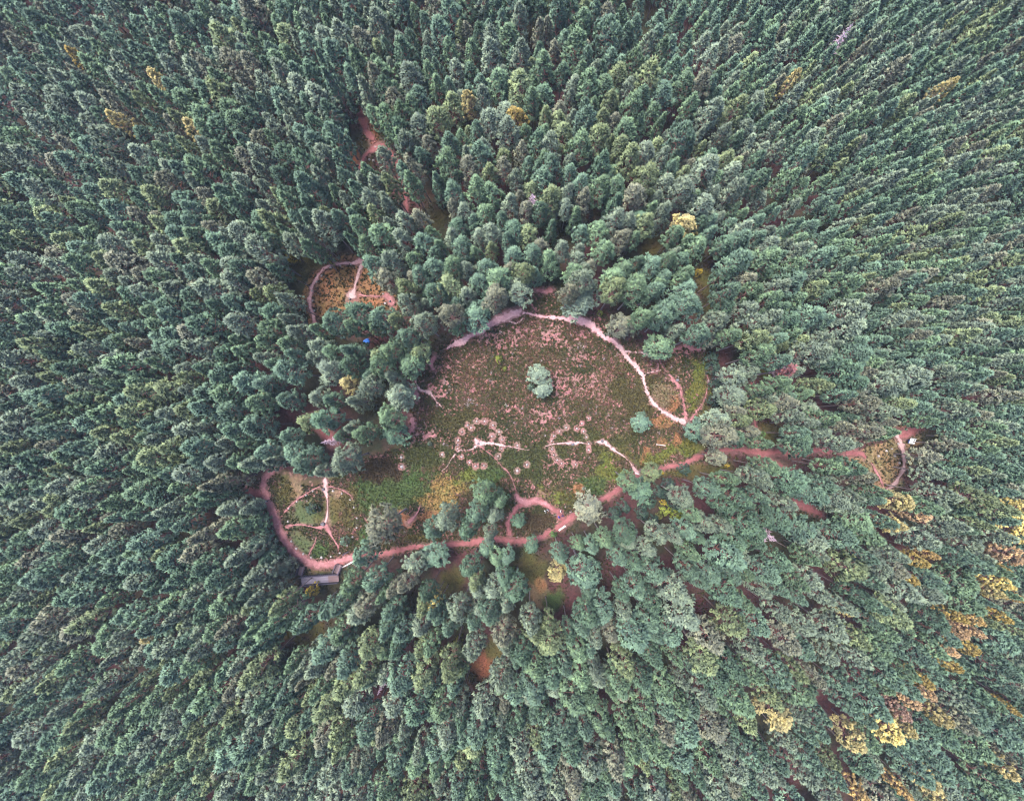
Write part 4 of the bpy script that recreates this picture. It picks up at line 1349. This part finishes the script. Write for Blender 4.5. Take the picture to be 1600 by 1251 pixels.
def walkway(root, p0, p1, width, deck, mats, npl, rails=True):
    d = (p1 - p0); L = d.length; u = d.normalized(); s = Vector((-u.y, u.x, 0))
    rz = math.atan2(u.y, u.x)
    w = L / npl
    V, Fc = box_geo((0, 0, 0), (w * 0.8, width, 0.06))
    pm = [pymesh('plank', V, Fc) for _ in mats]
    for me, m in zip(pm, mats):
        me.materials.append(m)
    for k in range(npl):
        o = link('plank', pm[0 if len(mats) == 1 or k < npl * 0.7 else 1], None, root)
        o.location = p0 + u * (w * (k + 0.5)) + Vector((0, 0, deck + random.uniform(-.008, .008)))
        o.rotation_euler = (0, 0, rz)
    for sg in (-1, 1):
        o = box('beam', (0, 0, 0), (L, 0.12, 0.18), M_DARKWOOD, root)
        o.location = (p0 + p1) / 2 + s * sg * (width / 2 - 0.15) + Vector((0, 0, deck - 0.13)); o.rotation_euler = (0, 0, rz)
        if not rails:
            continue
        o = box('handrail', (0, 0, 0), (L, 0.16, 0.07), M_DARKWOOD, root)
        o.location = (p0 + p1) / 2 + s * sg * (width / 2 + 0.02) + Vector((0, 0, deck + 1.03)); o.rotation_euler = (0, 0, rz)
        o = box('lower_rail', (0, 0, 0), (L, 0.06, 0.07), M_DARKWOOD, root)
        o.location = (p0 + p1) / 2 + s * sg * (width / 2 + 0.02) + Vector((0, 0, deck + 0.5)); o.rotation_euler = (0, 0, rz)
        nb = max(2, int(L / 0.45))
        V, Fc = box_geo((0, 0, 0), (0.08, 0.08, 1.6))
        me = pymesh('post', V, Fc); me.materials.append(M_DARKWOOD)
        for k in range(nb + 1):
            o = link('post', me, None, root)
            o.location = p0 + u * (L * k / nb) + s * sg * (width / 2 + 0.02) + Vector((0, 0, deck + 0.2))
            o.rotation_euler = (0, 0, rz)


def flat(px_, py_, h=0.0):
    p = at(px_, py_, h)
    return Vector((p.x, p.y, float(gz(*at(497, 900)[:2]))))


fb = empty('footbridge', (0, 0, 0))
tag(fb, 'grey plank footbridge with dark railings and two short arms below the red path bend', 'footbridge')
walkway(fb, flat(471, 906.5, .7), flat(529, 902, .7), 1.75, 0.62, [M_PLANK, M_PLANK_RED], 36)
walkway(fb, flat(525, 896, .7), flat(531, 882, .5), 1.2, 0.5, [M_PLANK_RED], 10)
walkway(fb, flat(469, 899, .7), flat(473, 885, .5), 1.2, 0.5, [M_PLANK_RED], 10)
ctr = sum((o.location for o in fb.children), Vector()) / len(fb.children)
off = Vector((ctr.x, ctr.y, float(gz(ctr.x, ctr.y))))
for o in fb.children:
    o.location = o.location - off
fb.location = off

# ------------------------------------------------------------------ white bench, board, logs, bundle
pb = at(878, 824)
bench = empty('park_bench', pb, math.atan2(8, 11))
tag(bench, 'white plank bench on the lower side of the red path junction', 'bench')
for k in range(3):
    o = box('seat_plank', (0, 0, 0), (1.8, 0.11, 0.05), M_PALELOG, bench, bevel=0.008); o.location = (0, (k - 1) * 0.13, 0.46)
for sg in (-1, 1):
    o = box('leg', (0, 0, 0), (0.1, 0.34, 0.44), M_DARKWOOD, bench, bevel=0.01); o.location = (sg * 0.7, 0, 0.21)
o = box('stretcher', (0, 0, 0), (1.3, 0.08, 0.08), M_DARKWOOD, bench); o.location = (0, 0, 0.2)

pw = at(1426, 689, 1.1)
pw.z -= 1.1
board = empty('information_board', pw, R(-8))
tag(board, 'white tilted board with a black square near its corner beside the right hand trail', 'board')
tl = Matrix.Rotation(R(18), 3, 'X') @ Matrix.Rotation(R(6), 3, 'Y')
o = box('panel', (0, 0, 0), (1.25, 1.2, 0.05), M_WHITE, board, rot=tl, bevel=0.01); o.location = (0, 0, 1.1)
o = box('black_square', (0, 0, 0), (0.38, 0.36, 0.02), M_BLACK, board, rot=tl); o.location = Vector((0, 0, 1.1)) + tl @ Vector((0.32, 0.36, 0.034))
o = box('frame_edge', (0, 0, 0), (1.4, 0.08, 0.1), M_DARKWOOD, board, rot=tl); o.location = Vector((0, 0, 1.1)) + tl @ Vector((0, 0.645, 0))
o = box('side_plate', (0, 0, 0), (0.28, 0.8, 0.06), M_NAVY, board, rot=tl); o.location = Vector((0, 0, 1.1)) + tl @ Vector((-0.77, -0.15, -0.03))
for sg in (-1, 1):
    o = box('post', (0, 0, 0), (0.1, 0.1, 1.2), M_DARKWOOD, board); o.location = (sg * 0.5, 0.1, 0.5)


def log(a, b, r0, r1, mat, label, h=0.0):
    p0, p1 = at(*a), at(*b)
    c = (p0 + p1) / 2
    V, Fc = tube_geo([p0 - c + Vector((0, 0, r0)), (p0 + p1) / 2 - c + Vector((0, 0, (r0 + r1) / 2 + 0.02)), p1 - c + Vector((0, 0, r1))], [r0, (r0 + r1) / 2, r1], 8)
    o = link('fallen_log', pymesh('fallen_log', V, Fc), mat)
    o.location = c + Vector((0, 0, h))
    tag(o, label, 'log', 'fallen logs')


log((535, 886), (555, 875), 0.12, 0.2, M_PALELOG, 'white barked log lying right of the plank footbridge')
log((992, 738), (999, 741), 0.12, 0.1, M_PALELOG, 'short white log at the trail junction on the red path')
log((453, 866), (457, 873), 0.14, 0.12, M_DARKWOOD, 'short dark log on the outer edge of the red path bend')
log((535, 867), (545, 861), 0.12, 0.1, M_DARKWOOD, 'short dark log on the inner edge of the red path, right of the left circle')
log((1025, 694), (1040, 696), 0.08, 0.06, M_PALELOG, 'thin pale stick lying in grass below the lone small pine')

pbd = at(573, 533, 0.3)
bm = bmesh.new()
bmesh.ops.create_icosphere(bm, subdivisions=3, radius=1.0)
rg = random.Random(4)
for v in bm.verts:
    c = v.co.copy()
    k = 1 + 0.13 * math.sin(5 * c.x + 2 * c.z) + 0.1 * math.sin(7 * c.y + 1) + 0.05 * math.sin(11 * c.z + 4 * c.x)
    v.co = Vector((c.x * 0.75 * k, c.y * 0.5 * k, max(c.z * 0.5 * k, -0.22)))
me = bpy.data.meshes.new('bundle'); bm.to_mesh(me); bm.free()
o = link('bundle', me, M_BLUE); o.location = (pbd.x, pbd.y, float(gz(pbd.x, pbd.y)) + 0.2)
tag(o, 'crumpled blue bundle on red ground under the pines, upper left', 'bundle')

# ------------------------------------------------------------------ people on the path
M_SKIN = simple('skin', (0.5, 0.3, 0.22), 0.1, 4.0, 0.6)
M_HAIR = simple('dark_hair', (0.03, 0.022, 0.018), 0.3, 10.0)
M_JEANS = simple('dark_trousers', (0.03, 0.035, 0.06), 0.3, 10.0)


def person(px_, py_, face, jacket, label, stride=0.16):
    p = at(px_, py_)
    e = empty('person', (p.x, p.y, p.z + 0.05), face)
    tag(e, label, 'person', 'visitors on the red path')
    J = {'pel': ((0, 0, .95), .15), 'wai': ((0, 0, 1.1), .14), 'che': ((0, 0, 1.32), .17), 'nec': ((0, 0, 1.5), .07), 'hd1': ((0, .01, 1.58), .085), 'hd2': ((0, .02, 1.66), .1), 'hd3': ((0, .01, 1.74), .07)}
    E = [('pel', 'wai'), ('wai', 'che'), ('che', 'nec'), ('nec', 'hd1'), ('hd1', 'hd2'), ('hd2', 'hd3')]
    for s_, nm in ((-1, 'l'), (1, 'r')):
        J['hip' + nm] = ((.1 * s_, 0, .9), .1); J['kne' + nm] = ((.11 * s_, stride * s_ * .6 + .04, .5), .065)
        J['ank' + nm] = ((.11 * s_, stride * s_, .09), .045); J['toe' + nm] = ((.12 * s_, stride * s_ + .17, .04), .04)
        J['sho' + nm] = ((.19 * s_, 0, 1.42), .07); J['elb' + nm] = ((.25 * s_, -.04 - .08 * s_ * stride, 1.14), .05)
        J['wri' + nm] = ((.26 * s_, .1 - .1 * s_, .92), .034); J['han' + nm] = ((.26 * s_, .14 - .1 * s_, .82), .03)
        E += [('pel', 'hip' + nm), ('hip' + nm, 'kne' + nm), ('kne' + nm, 'ank' + nm), ('ank' + nm, 'toe' + nm), ('che', 'sho' + nm), ('sho' + nm, 'elb' + nm), ('elb' + nm, 'wri' + nm), ('wri' + nm, 'han' + nm)]
    names = list(J)
    me = bpy.data.meshes.new('body')
    me.from_pydata([J[n_][0] for n_ in names], [(names.index(a), names.index(b)) for a, b in E], [])
    tmp = bpy.data.objects.new('body', me)
    COL.objects.link(tmp)
    md = tmp.modifiers.new('skin', 'SKIN')
    for i, n_ in enumerate(names):
        sv = me.skin_vertices[0].data[i]
        sv.radius = (J[n_][1], J[n_][1]); sv.use_root = (n_ == 'pel')
    tmp.modifiers.new('sub', 'SUBSURF').levels = 1
    dg = bpy.context.evaluated_depsgraph_get()
    m2 = bpy.data.meshes.new_from_object(tmp.evaluated_get(dg))
    bpy.data.objects.remove(tmp)
    m2.name = 'body'
    m2.materials.clear()
    for mm in (jacket, M_JEANS, M_SKIN):
        m2.materials.append(mm)
    for f in m2.polygons:
        c = f.center
        f.material_index = 2 if (c.z > 1.51 or (abs(c.x) > .2 and c.z < .93 and c.z > .7)) else (1 if c.z < .93 else 0)
        f.use_smooth = True
    link('body', m2, None, e)
    bm = bmesh.new()
    bmesh.ops.create_icosphere(bm, subdivisions=2, radius=1.0)
    for v in bm.verts:
        v.co = Vector((v.co.x * .112, v.co.y * .12 - .01, max(v.co.z, -.35) * .12 + 1.69))
    hm = bpy.data.meshes.new('hair'); bm.to_mesh(hm); bm.free()
    link('hair', hm, M_HAIR, e)


J_WHITE = simple('white_jacket', (0.75, 0.75, 0.78), 0.08, 8.0)
J_BLUE = simple('blue_jacket', (0.07, 0.08, 0.42), 0.15, 8.0)
J_NAVY = simple('navy_jacket', (0.035, 0.03, 0.1), 0.15, 8.0)
J_GREY = simple('grey_jacket', (0.3, 0.3, 0.34), 0.15, 8.0)
person(851.5, 797, 2.2, J_WHITE, 'person in white top at the upper left of the path junction, left of the pair')
person(855.5, 795, 2.6, J_GREY, 'person in grey top at the path junction, right of the pair')
person(875.5, 797.5, -1.2, J_WHITE, 'person in white top on the upper edge of the path junction')
person(873, 806.5, -0.6, J_BLUE, 'person in bright blue jacket in the middle of the path junction')
person(878.5, 804, 0.4, J_NAVY, 'person in navy jacket right of the one in bright blue')
person(420, 781.5, 2.9, J_GREY, 'person in grey top walking on the red path left of the stone circle')
person(446, 859, 0.3, J_NAVY, 'person in navy jacket beside the red path bend, above the footbridge')

# ------------------------------------------------------------------ thin air over the forest
V, Fc = box_geo((0, 0, 42.5), (3100, 3100, 121.0))
hz = link('haze', pymesh('haze', V, Fc))
hm = bpy.data.materials.new('thin_haze'); hm.use_nodes = True
nt = hm.node_tree
nt.nodes.remove(nt.nodes['Principled BSDF'])
pv = nt.nodes.new('ShaderNodeVolumePrincipled')
pv.inputs['Color'].default_value = (0.58, 0.74, 1.0, 1)
pv.inputs['Density'].default_value = 0.00012
nt.links.new(pv.outputs[0], nt.nodes['Material Output'].inputs['Volume'])
hz.data.materials.append(hm)
tag(hz, kind='stuff')

for o in COL.objects:
    if o.get('label') and not 4 <= len(o['label'].split()) <= 16:
        print('LONG', len(o['label'].split()), o['label'])
print('TUFTS', N_TUFT, 'TREES', len(trees), 'single', len(single), 'rest', len(rest))
